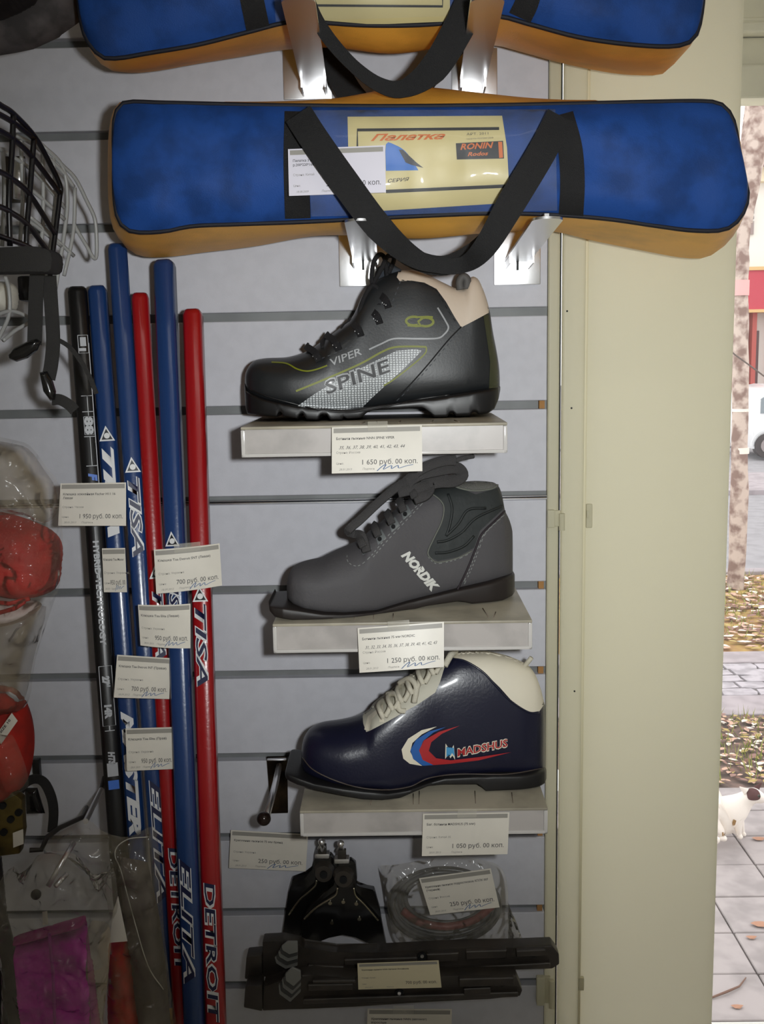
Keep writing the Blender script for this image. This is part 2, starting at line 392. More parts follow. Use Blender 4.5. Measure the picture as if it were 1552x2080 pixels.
p = gat(1552, 1952, G0); b = nb(); tube(b, [gat(1440, 2032, G0)+Vector((0, 0, .006)), gat(1475, 2022, G0)+Vector((0, 0, .012)), gat(1502, 2008, G0)+Vector((0, 0, .008)), gat(1515, 1990, G0)+Vector((0, 0, .007))], [.003, .004, .003, .002], 6)
tag(obj('twig', b, mat('twig_brown', (120, 92, 80), .9)), 'thin brown twig lying on the grey paving slabs', 'twig')
# tree
m_bark = mat('bark', (196, 180, 170), .9, noise_s=12, col2=(132, 108, 100), bump=.5, bump_s=30)
YT = gat(1495, 1195, G0).y
tr = thing('tree', 'mottled pale tree trunk with a leaning limb, standing beyond the path', 'tree', gat(1495, 1195, G0))
b = nb(); tp = [(1492, 1215, 34), (1494, 1190, 34), (1500, 1080, 36), (1503, 900, 34), (1504, 700, 31), (1505, 560, 30), (1509, 470, 28), (1516, 420, 30)]
P = cat_rom([at(x, y, YT) for x, y, _ in tp], 4); Rr = [interp([(i, tp[i][2]*(YT+DIST)/FPX/2) for i in range(len(tp))], k/4) for k in range(len(P))]
tube(b, P, Rr, 14)
for v in b.verts: v.co += Vector((noise.noise(v.co*9), noise.noise(v.co*9+Vector((5, 0, 0))), 0))*.012
obj('trunk', b, m_bark, tr)
b = nb(); tp = [(1514, 455, 26), (1518, 400, 38), (1528, 320, 50), (1545, 220, 58), (1575, 80, 56), (1600, -60, 50)]
P = cat_rom([at(x, y, YT) for x, y, _ in tp], 4); Rr = [interp([(i, tp[i][2]*(YT+DIST)/FPX/2) for i in range(len(tp))], k/4) for k in range(len(P))]
tube(b, P, Rr, 14)
for v in b.verts: v.co += Vector((noise.noise(v.co*9), noise.noise(v.co*9+Vector((5, 0, 0))), 0))*.015
obj('limb', b, m_bark, tr)
b = nb(); tube(b, pxs([(1505, 560), (1500, 545)], YT-.05), .01, 5)
for (y, h, c) in ((585, 30, 0), (833, 6, 1), (915, 12, 1)):
    pc = at(1504, y, YT); rr = 17*(YT+DIST)/FPX; bb = nb(); disc(bb, pc, rr, h*(YT+DIST)/FPX, (0, 0, 1), 16)
    obj('wrapping', bb, mat('wrap_%d' % c, ((214, 170, 168), (236, 228, 218))[c], .8), tr)
b.free()
b = nb(); tube(b, cat_rom([at(1470, 690, YT-.5), at(1488, 716, YT-.5), at(1520, 740, YT-.5), at(1600, 800, YT-.5)], 4), .006, 6)
tag(obj('cable', b, mat('cable_grey', (96, 84, 80), .7)), 'thin dark cable slanting down across the tree trunk', 'cable')
# shop building across the street
YB = 26.
bd = thing('building', 'white shop front across the street with red fascia and pink posts', 'building', at(1560, 860, YB))
bx = lambda x0, y0, x1, y1, d0, d1: box(nb(), (at(x0, 300, YB).x, YB-d1, at(1530, y1, YB).z), (at(x1, 300, YB).x, YB-d0, at(1530, y0, YB).z))
m_white = mat('render_white', (232, 228, 220), .85)
obj('wall', bx(1380, 370, 1760, 880, -1, 0), m_white, bd)
obj('fascia', bx(1380, 552, 1760, 630, 0, .5), mat('fascia_red', (190, 62, 78), .6), bd)
obj('fascia_trim', bx(1380, 545, 1760, 552, 0, .55), mat('trim_tan', (214, 176, 120), .6), bd)
obj('fascia_trim', bx(1380, 630, 1760, 636, 0, .55), mat('trim_tan', (214, 176, 120), .6), bd)
for x in (1492, 1533, 1574, 1615): obj('post', bx(x, 636, x+9, 790, 0, .3), mat('post_red', (176, 80, 72), .6), bd)
for x in (1505, 1523, 1547, 1590): obj('window', bx(x, 672, x+7, 790, 0, .06), mat('far_glass', (90, 50, 52), .3), bd)
obj('eaves', bx(1380, 325, 1760, 343, -.4, .6), mat('eaves_purple', (150, 112, 130), .7), bd)
obj('cornice', bx(1380, 343, 1760, 372, 0, .3), mat('trim_tan2', (236, 222, 190), .7), bd)
for (x, y0, y1) in ((1525, 414, 434), (1525, 452, 476)):
    f = obj('window', bx(x-1, y0-1, x+11, y1+1, 0, .06), mat('far_frame', (200, 196, 190), .6), bd); obj('pane', bx(x, y0, x+9, y1, .04, .09), mat('far_pane', (150, 132, 128), .3), f)
f = obj('window', bx(1523, 437, 1536, 450, 0, .10), mat('far_frame2', (226, 222, 216), .6), bd); obj('pane', bx(1525, 440, 1533, 446, .06, .13), mat('far_grille', (70, 70, 76), .4), f)
# car: rear quarter of a white hatchback, seen side on
YC = 18.4
def cx(px): return at(px, 850, YC).x
def cz(py): return at(1530, py, YC).z
car = thing('car', 'white hatchback parked across the street', 'car', (cx(1600), YC, cz(921)))
b = nb(); prof = [(1500, 868), (1502, 840), (1508, 815), (1514, 796), (1524, 787), (1560, 782), (1620, 784), (1668, 826), (1735, 836), (1762, 860), (1764, 902), (1728, 905), (1500, 905)]
prism(b, [(cx(x), YC-.85, cz(y)) for x, y in prof], (0, 1.7, 0)); bevel(b, b.verts[:], .06, 2); obj('body', b, mat('car_white', (238, 240, 242), .25, coat=.6), car)
b = nb(); prism(b, [(cx(x), YC-.87, cz(y)) for x, y in ((1512, 806), (1518, 802), (1553, 801), (1549, 819), (1540, 831), (1530, 835), (1512, 834))], (0, .03, 0)); obj('window', b, mat('car_glass', (130, 140, 146), .1), car)
b = nb(); prism(b, [(cx(x), YC-.87, cz(y)) for x, y in ((1560, 801), (1612, 803), (1640, 826), (1556, 834))], (0, .03, 0)); obj('window', b, mat('car_glass', (130, 140, 146), .1), car)
for x in (1527, 1712):
    c = Vector((cx(x), YC-.80, cz(897))); b = nb(); disc(b, c, 24*(YC+DIST)/FPX, .2, n=24); wh = obj('wheel', b, mat('tyre', (70, 62, 64), .8), car)
    b = nb(); disc(b, c-Vector((0, .1, 0)), 14*(YC+DIST)/FPX, .03, n=18)
    obj('hub_cap', b, mat('hub', (150, 140, 140), .4), wh)
    b = nb(); pts = [(c.x+math.cos(a)*r, c.y-.075, c.z+math.sin(a)*r) for r, rng in ((27*(YC+DIST)/FPX, range(0, 13)), (31*(YC+DIST)/FPX, range(12, -1, -1))) for a in [math.pi*k/12 for k in rng]]
    prism(b, pts, (0, .05, 0)); obj('wheel_arch', b, mat('arch', (214, 216, 218), .4), car)
b = nb(); box(b, (cx(1556), YC-.89, cz(842)), (cx(1568), YC-.85, cz(838)), .004); obj('door_handle', b, mat('handle_grey', (120, 120, 124), .4), car)
# cat, crouched on the paving, looking right
YK = gat(1500, 1706, G0).y
k_ = (YK+DIST*.97)/FPX*1.0
def kp(x, y, dy=0): return at(x, y, YK+dy)
cat = thing('cat', 'white cat with a dark head patch crouching on grey paving', 'cat', gat(1495, 1706, G0))
m_fur = mat('cat_white', (238, 230, 222), .9, bump=.3, bump_s=150); m_furd = mat('cat_dark', (84, 50, 50), .9)
def skin_body(name, V, E, m, parent, lev=2):
    me = bpy.data.meshes.new(name); me.from_pydata([v[0] for v in V], E, []); o = link(name, me, parent)
    md = o.modifiers.new('skin', 'SKIN'); md.use_smooth_shade = True; sv = me.skin_vertices[0].data
    for i, v in enumerate(V):
        r = v[1]; sv[i].radius = r if isinstance(r, tuple) else (r, r)
    sv[0].use_root = True
    s2 = o.modifiers.new('sub', 'SUBSURF'); s2.levels = lev; s2.render_levels = lev
    dg = bpy.context.evaluated_depsgraph_get(); me2 = bpy.data.meshes.new_from_object(o.evaluated_get(dg)); o.modifiers.clear(); o.data = me2
    me2.materials.clear(); me2.materials.append(m)
    me2.polygons.foreach_set('use_smooth', [True]*len(me2.polygons)); return o
q = k_
V = [(kp(1440, 1660, .02), 42*q), (kp(1468, 1650, .01), 36*q), (kp(1492, 1642), 28*q), (kp(1512, 1628), 19*q), (kp(1530, 1612, -.01), 21*q), (kp(1546, 1621, -.02), 13*q), (kp(1555, 1626, -.02), 8*q),
     (kp(1496, 1668, -.035), 14*q), (kp(1499, 1690, -.04), 8*q), (kp(1502, 1700, -.04), 6.5*q), (kp(1507, 1702, -.06), 6*q),
     (kp(1500, 1664, .04), 13*q), (kp(1506, 1686, .04), 7.5*q), (kp(1509, 1695, .04), 6*q), (kp(1514, 1697, .02), 5.5*q),
     (kp(1442, 1676, -.06), 22*q), (kp(1468, 1690, -.07), 12*q), (kp(1450, 1701, -.06), 8*q), (kp(1478, 1704, -.09), 7*q)]
E_ = [(0, 1), (1, 2), (2, 3), (3, 4), (4, 5), (5, 6), (2, 7), (7, 8), (8, 9), (9, 10), (2, 11), (11, 12), (12, 13), (13, 14), (0, 15), (15, 16), (16, 17), (17, 18)]
body = skin_body('body', V, E_, m_fur, cat)
bt = BVHTree.FromPolygons([v.co.copy() for v in body.data.vertices], [tuple(p.vertices) for p in body.data.polygons])
fb = on(bt, .002, YK)
b = nb(); put2d(b, *poly2(spl2([(1518, 1604), (1524, 1600), (1537, 1603), (1544, 1612), (1544, 1622), (1535, 1626), (1521, 1624), (1517, 1613), (1518, 1604)], 3)[:-1]), fb, 4); obj('head_patch', b, m_furd, cat)
for pts in ([(1490, 1664), (1496, 1667), (1493, 1676), (1487, 1678), (1488, 1670)], [(1467, 1690), (1473, 1692), (1472, 1699), (1467, 1698)]):
    b = nb(); put2d(b, *poly2(pts), fb, 4); obj('fur_patch', b, mat('cat_tan', (150, 116, 70), .9), cat)
for (x, y, d, m, hh) in ((1541, 1597, .04, m_furd, 10), (1509, 1603, -.02, m_fur, 9)):
    b = nb(); bmesh.ops.create_cone(b, cap_ends=True, segments=10, radius1=8*q, radius2=1*q, depth=2*hh*q, matrix=Matrix.Translation(kp(x, y, d)) @ Matrix.Rotation(.7 if x > 1530 else -.9, 4, 'Y') @ Matrix.Diagonal((1, .5, 1, 1))); obj('ear', b, m, cat)
b = nb(); ball(b, kp(1542, 1617, -.075), .006); obj('eye', b, mat('cat_eye', (40, 44, 30), .1), cat)
b = nb(); ball(b, kp(1559, 1622, -.03), .006); obj('nose', b, mat('cat_nose', (196, 130, 124), .5), cat)
b = nb(); tube(b, cat_rom([kp(1425, 1690, -.02), kp(1405, 1703, -.12), kp(1440, 1706, -.17), kp(1462, 1706, -.18)], 4), [10*q]*9+[8*q]*3+[4*q], 10); obj('tail', b, m_fur, cat)
# ------------------------------------------------------------------ tent bags on chrome hooks
m_blue = mat('bag_nylon_blue', (31, 70, 138), .6, noise_s=30, noise_a=.18, bump=.2, bump_s=900, spec=.18)
m_orange = mat('bag_nylon_orange', (250, 184, 74), .5, noise_s=14, noise_a=.12, bump=.2, bump_s=700)
m_pipe = mat('piping_navy', (14, 14, 26), .7)
m_web = mat('black_webbing', (14, 13, 14), .75, bump=.5, bump_s=1400)
m_card = mat('insert_card', (206, 192, 138), .45, noise_s=5, noise_a=.05)
m_ink = mat('black_ink', (22, 18, 18), .5); m_oink = mat('orange_ink', (204, 104, 30), .5); m_white_ink = mat('white_ink', (232, 232, 232), .5)
m_clear = film('clear_vinyl', (225, 230, 235), .93, .05, .18)
YF, YB_ = -.180, -.058
def bag(label, ftop, fbot, btop, bbot, straps, ends, bulge=.012):
    """front panel between a top and a bottom outline (pixels, left to right), gusset to the back outline"""
    root = thing('tent_bag', label, 'bag', at((fbot[0][0]+fbot[-1][0])/2, fbot[len(fbot)//2][1], YB_))
    N = 72
    def samp(pts, Y):
        P = cat_rom([at(x, y, Y) for x, y in pts], 8); L = [0]
        for a, b in zip(P, P[1:]): L.append(L[-1]+(b-a).length)
        out = []
        for k in range(N+1):
            d = L[-1]*k/N; i = next((i for i in range(len(L)-1) if L[i+1] >= d-1e-9), len(L)-2); t = (d-L[i])/max(1e-9, L[i+1]-L[i]); out.append(P[i].lerp(P[i+1], t))
        return out
    T, B = samp(ftop, YF), samp(fbot, YF); TB, BB = samp(btop, YB_), samp(bbot, YB_)
    bm = nb(); R = 22; G = []
    for i in range(N+1):
        u = i/N; col = []
        for j in range(R+1):
            v = j/R; p = T[i].lerp(B[i], v); e = min(1, 5*min(u, 1-u))**.6*(1-abs(2*v-1)**3)
            wr = noise.noise(Vector((p.x*16+3, p.z*22, 1)))*.006+noise.noise(Vector((p.x*45, p.z*30, 4)))*.0026; wr += .006*max(0, v-.55)*(1-abs(noise.noise(Vector((p.x*11+p.z*9, p.z*6, 9))))*3)
            p.y -= (.020*e+wr*min(1, 6*min(v, 1-v)+.1)*min(1, 8*min(u, 1-u))); col.append(bm.verts.new(p))
        G.append(col)
    for i in range(N):
        for j in range(R): bm.faces.new((G[i][j], G[i+1][j], G[i+1][j+1], G[i][j+1]))
    fbvh = BVHTree.FromBMesh(bm); obj('front_panel', bm, m_blue, root, 180)
    bm = nb(); Fl = T+B[::-1][1:-1] if (T[0]-B[0]).length < 1e-4 else T+B[::-1]; Bl = TB+BB[::-1][1:-1] if (T[0]-B[0]).length < 1e-4 else TB+BB[::-1]
    c = sum(Fl, Vector())/len(Fl); K = 8; Rg = []
    for f, bk in zip(Fl, Bl):
        n = (f-c); n.y = 0; n.normalize(); n.x *= .6; n *= 1.5 if n.z > .3 else 1; ring = []
        for k in range(K+1):
            t = k/K; p = f.lerp(bk, t)+n*bulge*math.sin(math.pi*t); p += n*noise.noise(Vector((p.x*12, p.y*14, p.z*12)))*.003*math.sin(math.pi*t); ring.append(bm.verts.new(p))
        Rg.append(ring)
    L = len(Rg)
    for i in range(L):
        for k in range(K): bm.faces.new((Rg[i][k], Rg[(i+1) % L][k], Rg[(i+1) % L][k+1], Rg[i][k+1]))
    bm.faces.new([r[K] for r in Rg]); obj('gusset', bm, m_orange, root, 60)
    bm = nb(); tube(bm, Fl, .0022, 6, closed=True); obj('piping', bm, m_pipe, root, 180)
    for pts, wpx in straps:
        bm = nb(); f = on(fbvh, .0016, YF); put2d(bm, *stroke(spl2(pts, 8), wpx), f, 9); obj('strap', bm, m_web, root, 180)
    return root, fbvh
# lower bag
root, fb = bag('blue and orange tent bag with cream insert card and a hanging price tag',
    [(232, 330), (231, 270), (236, 228), (256, 208), (330, 209), (420, 211), (560, 214), (776, 216), (1000, 214), (1200, 210), (1330, 207), (1430, 206), (1468, 214), (1490, 246), (1500, 300), (1508, 350)],
    [(232, 330), (233, 400), (242, 448), (268, 470), (330, 470), (390, 459), (480, 455), (600, 451), (720, 445), (860, 438), (1000, 433), (1130, 436), (1240, 445), (1330, 458), (1410, 468), (1475, 465), (1508, 435), (1519, 395), (1508, 350)],
    [(236, 330), (240, 270), (256, 228), (280, 216), (420, 222), (560, 226), (776, 226), (1000, 226), (1200, 228), (1400, 232), (1460, 250), (1480, 300), (1486, 350)],
    [(236, 330), (238, 420), (252, 495), (285, 520), (340, 522), (420, 512), (520, 500), (620, 482), (700, 474), (860, 470), (1000, 468), (1120, 470), (1200, 488), (1300, 508), (1390, 524), (1440, 521), (1468, 490), (1480, 420), (1486, 350)],
    [([(604, 226), (602, 330), (605, 444)], 52), ([(1140, 232), (1158, 300), (1163, 370), (1160, 438)], 50)], None)
f = on(fb, .0007, YF)
# clear pocket with the printed card
card = nb(); put2d(card, *poly2([(706, 237), (1020, 235), (1030, 300), (1036, 412), (716, 432), (708, 330)]), f, 14); card_o = obj('insert_card', card, m_card, root, 180)
def ink(name, shapes, fn, m, parent, step=10):
    b = nb()
    for vs, fs in shapes: put2d(b, vs, fs, fn, step)
    return obj(name, b, m, parent, 180)
def line_text(s, x0, y0, x1, y1, h, bold=0., shear=0., fit=True):
    """text from (x0,y0) to (x1,y1) pixel baseline, cap height h"""
    vs, fs, wd = text_geo(s, bold, shear); d = Vector((x1-x0, y1-y0)); L = d.length; d.normalize(); n = Vector((d.y, -d.x)); k = L/wd if fit else h
    return [(x0+d.x*v[0]*k+n.x*v[1]*h, y0+d.y*v[0]*k+n.y*v[1]*h) for v in vs], fs
f2 = on(fb, .0011, YF); f3 = on(fb, .0015, YF)
ink('printed_frame', [stroke([(726, 340), (726, 264), (1014, 261)], 6), stroke([(784, 389), (1026, 378)], 7)], f2, m_ink, card_o)
ink('lettering', [line_text('Палатка', 753, 286, 905, 282, 13, .03, .45)], f2, m_oink, card_o)
for t_ in (('АРТ. 2011', 948, 275, 992, 273, 5), ('ПАЛАТКА КЕМПИНГОВАЯ', 948, 284, 1002, 281, 3), ('СЕРИЯ', 788, 371, 832, 367, 7, .02, .3)): ink('lettering', [line_text(*t_)], f2, mat('grey_ink', (90, 82, 70), .6), card_o)
ink('logo_box', [poly2([(926, 291), (1022, 286), (1024, 322), (928, 324)])], f2, m_ink, card_o)
ink('lettering', [line_text('RONIN', 935, 304, 1003, 300, 12, .03, .3), line_text('Rodos', 950, 317, 992, 315, 8, .03, .3), poly2([(1012, 288), (1020, 288), (1022, 320), (1014, 321)])], f3, m_oink, card_o)
ink('tent_picture', [poly2(spl2([(784, 347), (784, 293), (802, 294), (822, 306), (838, 326), (850, 346)], 3)+[(842, 346)])], f2, mat('tent_blue', (48, 110, 190), .5), card_o)
ink('tent_door', [poly2([(810, 304), (818, 304), (846, 330), (860, 341), (836, 335), (824, 330)])], f3, mat('tent_door', (52, 50, 56), .5), card_o)
b = nb(); put2d(b, *poly2([(622, 224), (1128, 222), (1132, 428), (632, 440)]), on(fb, .0022, YF), 22); obj('clear_pocket', b, m_clear, root, 180)
# handles
def handle(pts, wd, parent, **k):
    b = nb(); P = cat_rom(pxs(pts, YF-.03), 6); webbing(b, P, [interp([(i, wd[i]) for i in range(len(wd))], j/6)/ppm(YF-.03) for j in range(len(P))] if isinstance(wd, list) else wd/ppm(YF-.03), .0022); return obj('handle', b, m_web, parent)
handle([(1010, 455, -.12), (995, 482, -.15), (950, 520, -.16), (895, 540, -.17), (830, 520, -.16), (775, 470, -.15), (750, 440, -.12)], 40, root)
handle([(606, 232, YF-.032), (640, 285, YF-.040), (700, 370, YF-.044), (770, 462, YF-.040), (830, 516, YF-.02), (880, 538, YF-.012), (940, 538, YF-.014), (985, 502, YF-.032), (1040, 410, YF-.042), (1100, 310, YF-.040), (1138, 236, YF-.032)], [56, 56, 56, 54, 42, 30, 32, 46, 56, 56, 54], root)
# upper bag
root2, fb2 = bag('blue and orange tent bag on the upper pair of hooks, cut by the photo top',
    [(158, -40), (158, -120), (180, -170), (300, -176), (776, -170), (1250, -176), (1400, -170), (1426, -120), (1430, -40)],
    [(158, -40), (162, 20), (174, 75), (205, 114), (240, 118), (300, 108), (400, 91), (500, 66), (590, 44), (660, 46), (740, 51), (840, 51), (920, 45), (1005, 32), (1080, 50), (1180, 76), (1290, 91), (1375, 93), (1412, 74), (1426, 20), (1430, -40)],
    [(190, -40), (192, -110), (230, -150), (400, -150), (776, -146), (1200, -150), (1340, -146), (1368, -110), (1376, -40)],
    [(190, -40), (205, 60), (232, 134), (262, 148), (320, 144), (400, 130), (500, 114), (580, 101), (690, 96), (800, 97), (900, 92), (1000, 92), (1060, 106), (1140, 128), (1240, 148), (1310, 153), (1352, 146), (1372, 90), (1376, -40)],
    [([(500, -60), (512, 0), (524, 58)], 48), ([(1085, -60), (1072, 0), (1056, 36)], 48)], None)
fq = on(fb2, .0007, YF)
b = nb(); put2d(b, *poly2([(624, -100), (914, -100), (914, 30), (902, 44), (760, 50), (640, 40), (626, 20)]), fq, 14); c2 = obj('insert_card', b, m_card, root2, 180)
ink('printed_frame', [stroke([(632, 11), (899, 13), (900, -60)], 5)], on(fb2, .0011, YF), m_ink, c2)
b = nb(); put2d(b, *poly2([(552, -100), (1010, -100), (1008, 30), (560, 44)]), on(fb2, .0022, YF), 22); obj('clear_pocket', b, m_clear, root2, 180)
handle([(618, -60, YF-.03), (632, 10, YF-.03), (662, 70, YF-.02), (716, 132, YF-.01), (770, 172, YF), (820, 180, YF), (880, 140, YF-.01), (930, 60, YF-.02), (972, -30, YF-.03)], [20, 22, 26, 24, 28, 34, 56, 60, 60], root2)
handle([(640, 60, -.05), (672, 120, -.045), (716, 196, -.035), (770, 240, -.025), (820, 220, -.025), (870, 150, -.035), (930, 80, -.045)], 58, root2)
# chrome hooks
def hook(label, plate, base, tip, Ytip, group='chrome display hooks carrying the tent bags'):
    """plate: pixel box; base, tip: pixel centres of the arm"""
    x0, y0, x1, y1 = plate; a, c = at(x0, y1, -.002), at(x1, y0, -.002)
    r = thing('display_hook', label, 'hook', (a+c)/2, group)
    b = nb(); box(b, (a.x, -.0048, a.z), (c.x, -.0016, c.z), .0012); obj('back_plate', b, m_chrome, r)
    P0, P1 = at(*base, -.004), at(*tip, Ytip); d = (P1-P0).normalized(); s = Vector((1, 0, 0)); s = (s-d*s.dot(d)).normalized(); n = s.cross(d).normalized()
    if n.z < 0: n = -n
    hw = .0135; b = nb()
    for (k, hh, off) in ((hw, .0011, 0), (.002, .003, .003)):
        if k == hw:
            outl = [P0-s*k]+[P1+s*k*math.cos(t)+d*k*.7*math.sin(t) for t in [math.pi-math.pi*i/8 for i in range(9)]]+[P0+s*k]
            prism(b, [p+n*hh for p in outl], -n*hh*2)
        else: obox(b, (P0+P1)/2+n*off, d*((P1-P0).length/2*.97), s*k, n*hh)
    obj('arm', b, m_chrome, r, 30)
    for sx in (-1, 1):
        b = nb(); obox(b, P0+s*hw*.9*sx+d*.02-n*.004, d*.02, s*.0009, n*.005)
        obj('gusset_rib', b, m_chrome, r, 30)
    b = nb(); box(b, ((a.x+c.x)/2-.014, -.0016, c.z-.004), ((a.x+c.x)/2+.014, .004, c.z+.004), .001); obj('slot_tongue', b, m_chrome, r)
    for k in (.28, .62):
        b = nb(); obox(b, a.lerp(c, .5)*1+Vector((0, -.0056, (c.z-a.z)*(.5-k)-.001)), Vector((.0012, 0, 0)), Vector((0, .0008, 0)), Vector((0, 0, .0055))); obj('punched_slot', b, m_dark, r)
    return r
hook('chrome hook under the upper bag, the left one of the two', (577, 98, 673, 204), (640, 178), (606, 2), -.285)
hook('chrome hook under the upper bag, the right one of the two', (917, 98, 1010, 203), (958, 177), (990, 2), -.285)
hook('chrome hook under the lower bag, left of the hanging boot laces', (690, 462, 786, 583), (742, 528), (731, 450), -.215)
hook('chrome hook under the lower bag, right of the white boot cuff', (1003, 468, 1098, 580), (1050, 530), (1112, 446), -.215)
# ------------------------------------------------------------------ price tags
m_paper = mat('tag_paper', (222, 216, 204), .38, noise_s=20, noise_a=.03); m_band = mat('tag_band', (150, 146, 138), .45)
m_print = mat('tag_print', (62, 60, 62), .6); m_faint = mat('tag_print_faint', (140, 136, 132), .6); m_pen = mat('ballpoint', (84, 110, 150), .6); m_tape = film('sticky_tape', (225, 220, 205), .72, .12, .2)
def price_tag(label, quad, Y, price, lines, sizes=None, date='28.01.2013', curl=(0, 0), paper=None, side=None, tape=None, pen=True, only=None):
    """quad: pixel corners tl, tr, br, bl; Y depth (one or per corner); lines: the small print"""
    Ys = Y if isinstance(Y, (list, tuple)) else (Y,)*4
    C = [at(q[0], q[1], y) for q, y in zip(quad, Ys)]
    nrm = (C[1]-C[0]).cross(C[3]-C[0]).normalized()
    if nrm.y > 0: nrm = -nrm
    W = ((C[1]-C[0]).length+(C[2]-C[3]).length)/2; H = (C[3]-C[0]).length
    def F(off):
        def fn(x, y):
            u, v = x, 1-y; p = C[0].lerp(C[1], u).lerp(C[3].lerp(C[2], u), v)
            return p+nrm*(off+curl[0]*(u-.5)**2*4*W*.25+curl[1]*v*v*H*.3)
        return fn
    b = nb(); n = 8; T = [[b.verts.new(F(0)(i/n, j/n)) for i in range(n+1)] for j in range(n+1)]; U = [[b.verts.new(F(-.0004)(i/n, j/n)) for i in range(n+1)] for j in range(n+1)]
    for j in range(n):
        for i in range(n):
            b.faces.new((T[j][i], T[j][i+1], T[j+1][i+1], T[j+1][i])); b.faces.new((U[j][i], U[j+1][i], U[j+1][i+1], U[j][i+1]))
    for i in range(n):
        b.faces.new((T[0][i], U[0][i], U[0][i+1], T[0][i+1])); b.faces.new((T[n][i], T[n][i+1], U[n][i+1], U[n][i]))
        b.faces.new((T[i][0], T[i+1][0], U[i+1][0], U[i][0])); b.faces.new((T[i][n], U[i][n], U[i+1][n], T[i+1][n]))
    o = obj('price_tag', b, paper or m_paper, None, 60); tag(o, label, 'price tag', 'shop price tags')
    r = W/H
    def prn(nm, items, m, off=.0003):
        b = nb()
        for vs, fs in items: put2d(b, vs, fs, F(off), .12)
        if len(b.faces): obj(nm, b, m, o, 180)
        else: b.free()
    def tx(s, x, y, h, wmax=None, bold=0, shear=0):
        vs, fs, wd = text_geo(s, bold, shear); k = h/r
        if wmax and wd*k > wmax: k = wmax/wd
        return [(x+v[0]*k, y+v[1]*h) for v in vs], fs
    prn('header_band', [poly2([(.02, .87), (.98, .87), (.98, .97), (.02, .97)])], m_band, .0002)
    bl = [stroke([(.02, .03), (.02, .97)], .008), stroke([(.98, .03), (.98, .97)], .008)]
    it = [tx(s, .05, .72-.09*i, .055, .88, .01) for i, s in enumerate(lines)]
    vs, fs, wd = text_geo(price, 0, 0); hk = .11; k = min(hk/r, .64/wd)
    it.append(([(.95-wd*k+v[0]*k, .175+v[1]*hk) for v in vs], fs))
    prn('lettering', it, m_print)
    ft = [tx('Страна: %s' % (side or 'Россия'), .05, .42, .05), tx('Цена:', .05, .19, .045), tx(date, .08, .06, .045, .2, 0, .3), tx('Подпись', .34, .06, .045, .2, 0, .3)]
    prn('small_print', ft, m_faint)
    if sizes: prn('handwriting', [tx(sizes, .08, .52, .07, .84, 0, .4)], m_print)
    if pen: prn('signature', [stroke(spl2([(.50, .03), (.56, .13), (.60, .16), (.57, .06), (.66, .14), (.66, .07), (.73, .14), (.74, .08), (.82, .12), (.90, .15)], 4), .012)], m_pen, .0004)
    if tape:
        b = nb(); put2d(b, *poly2([(tape[0], .9), (tape[1], .9), (tape[1], 1.1), (tape[0], 1.1)]), F(.0008), .1); obj('tape', b, m_tape, o, 180)
    return o
# ------------------------------------------------------------------ hockey sticks leaning on the wall
m_sb = mat('stick_blue', (26, 56, 106), .3, coat=.3, bump=.08, bump_s=300); m_sr = mat('stick_red', (150, 14, 20), .28, coat=.35, bump=.08, bump_s=300); m_sk = mat('stick_black', (12, 11, 13), .35, coat=.3)
m_navy = mat('letter_navy', (18, 22, 62), .5); m_lw = mat('letter_white', (222, 222, 222), .5)
def stick(label, topc, botc, wpx, m, Yt, Yb, rot, depth=.020, endcap=None):
    """a shaft from its top end down to below the frame; wpx visible width in pixels; rot turns it about its axis"""
    A, B = at(*topc, Yt), at(*botc, Yb); ax = (B-A).normalized(); s = RT-ax*RT.dot(ax); s.normalize(); f = ax.cross(s).normalized()
    if f.dot(CAM-A) < 0: f = -f
    w = wpx/FPX*(A-CAM).dot(FW)
    wid = (w-depth*abs(math.sin(rot)))/math.cos(rot)
    s2 = s*math.cos(rot)+f*math.sin(rot); f2 = f*math.cos(rot)-s*math.sin(rot)
    if f2.dot(f) < 0: f2 = -f2
    root = thing('hockey_stick', label, 'hockey stick', B, 'hockey sticks')
    b = nb(); ch = .0032; prof = [(-wid/2+ch, depth/2), (wid/2-ch, depth/2), (wid/2, depth/2-ch), (wid/2, -depth/2+ch), (wid/2-ch, -depth/2), (-wid/2+ch, -depth/2), (-wid/2, -depth/2+ch), (-wid/2, depth/2-ch)]
    rings = []
    for (t, k) in ((0, .72), (.002, .88), (.006, 1), ((B-A).length, 1)): rings.append([b.verts.new(A+ax*t+s2*x*k+f2*y*k) for x, y in prof])
    for r0, r1 in zip(rings, rings[1:]):
        for i in range(8): b.faces.new((r0[i], r0[(i+1) % 8], r1[(i+1) % 8], r1[i]))
    b.faces.new(rings[0]); b.faces.new(rings[-1]); bevel_es = None
    sh = obj('shaft', b, m, root, 50)
    def pos(py):
        """distance along the axis at which the stick crosses image row py"""
        lo, hi = 0., (B-A).length
        for _ in range(40):
            md = (lo+hi)/2
            if topx(A+ax*md)[1] < py: lo = md
            else: hi = md
        return lo
    def F(off): return lambda d, x: A+ax*d+s2*x+f2*(depth/2+off)
    return dict(root=root, shaft=sh, pos=pos, F=F, wid=wid, ax=ax)
def letters(st, s, y0, y1, h, m_out, m_in, bold=.03, shear=.25, off0=0.):
    """word running down the shaft between image rows y0 and y1, tops of the letters to the right"""
    d0, d1 = st['pos'](y0), st['pos'](y1)
    for (m, bo, off) in ((m_out, bold+.035, .0003), (m_in, .012 if m_in is not m_out else None, .0006)):
        if bo is None or m is None: continue
        vs, fs, wd = text_geo(s, bo, shear); k = (d1-d0)/wd; b = nb()
        put2d(b, [(d0+v[0]*k, off0+(v[1]-.5)*h) for v in vs], fs, st['F'](off)); obj('lettering', b, m, st['root'], 180)
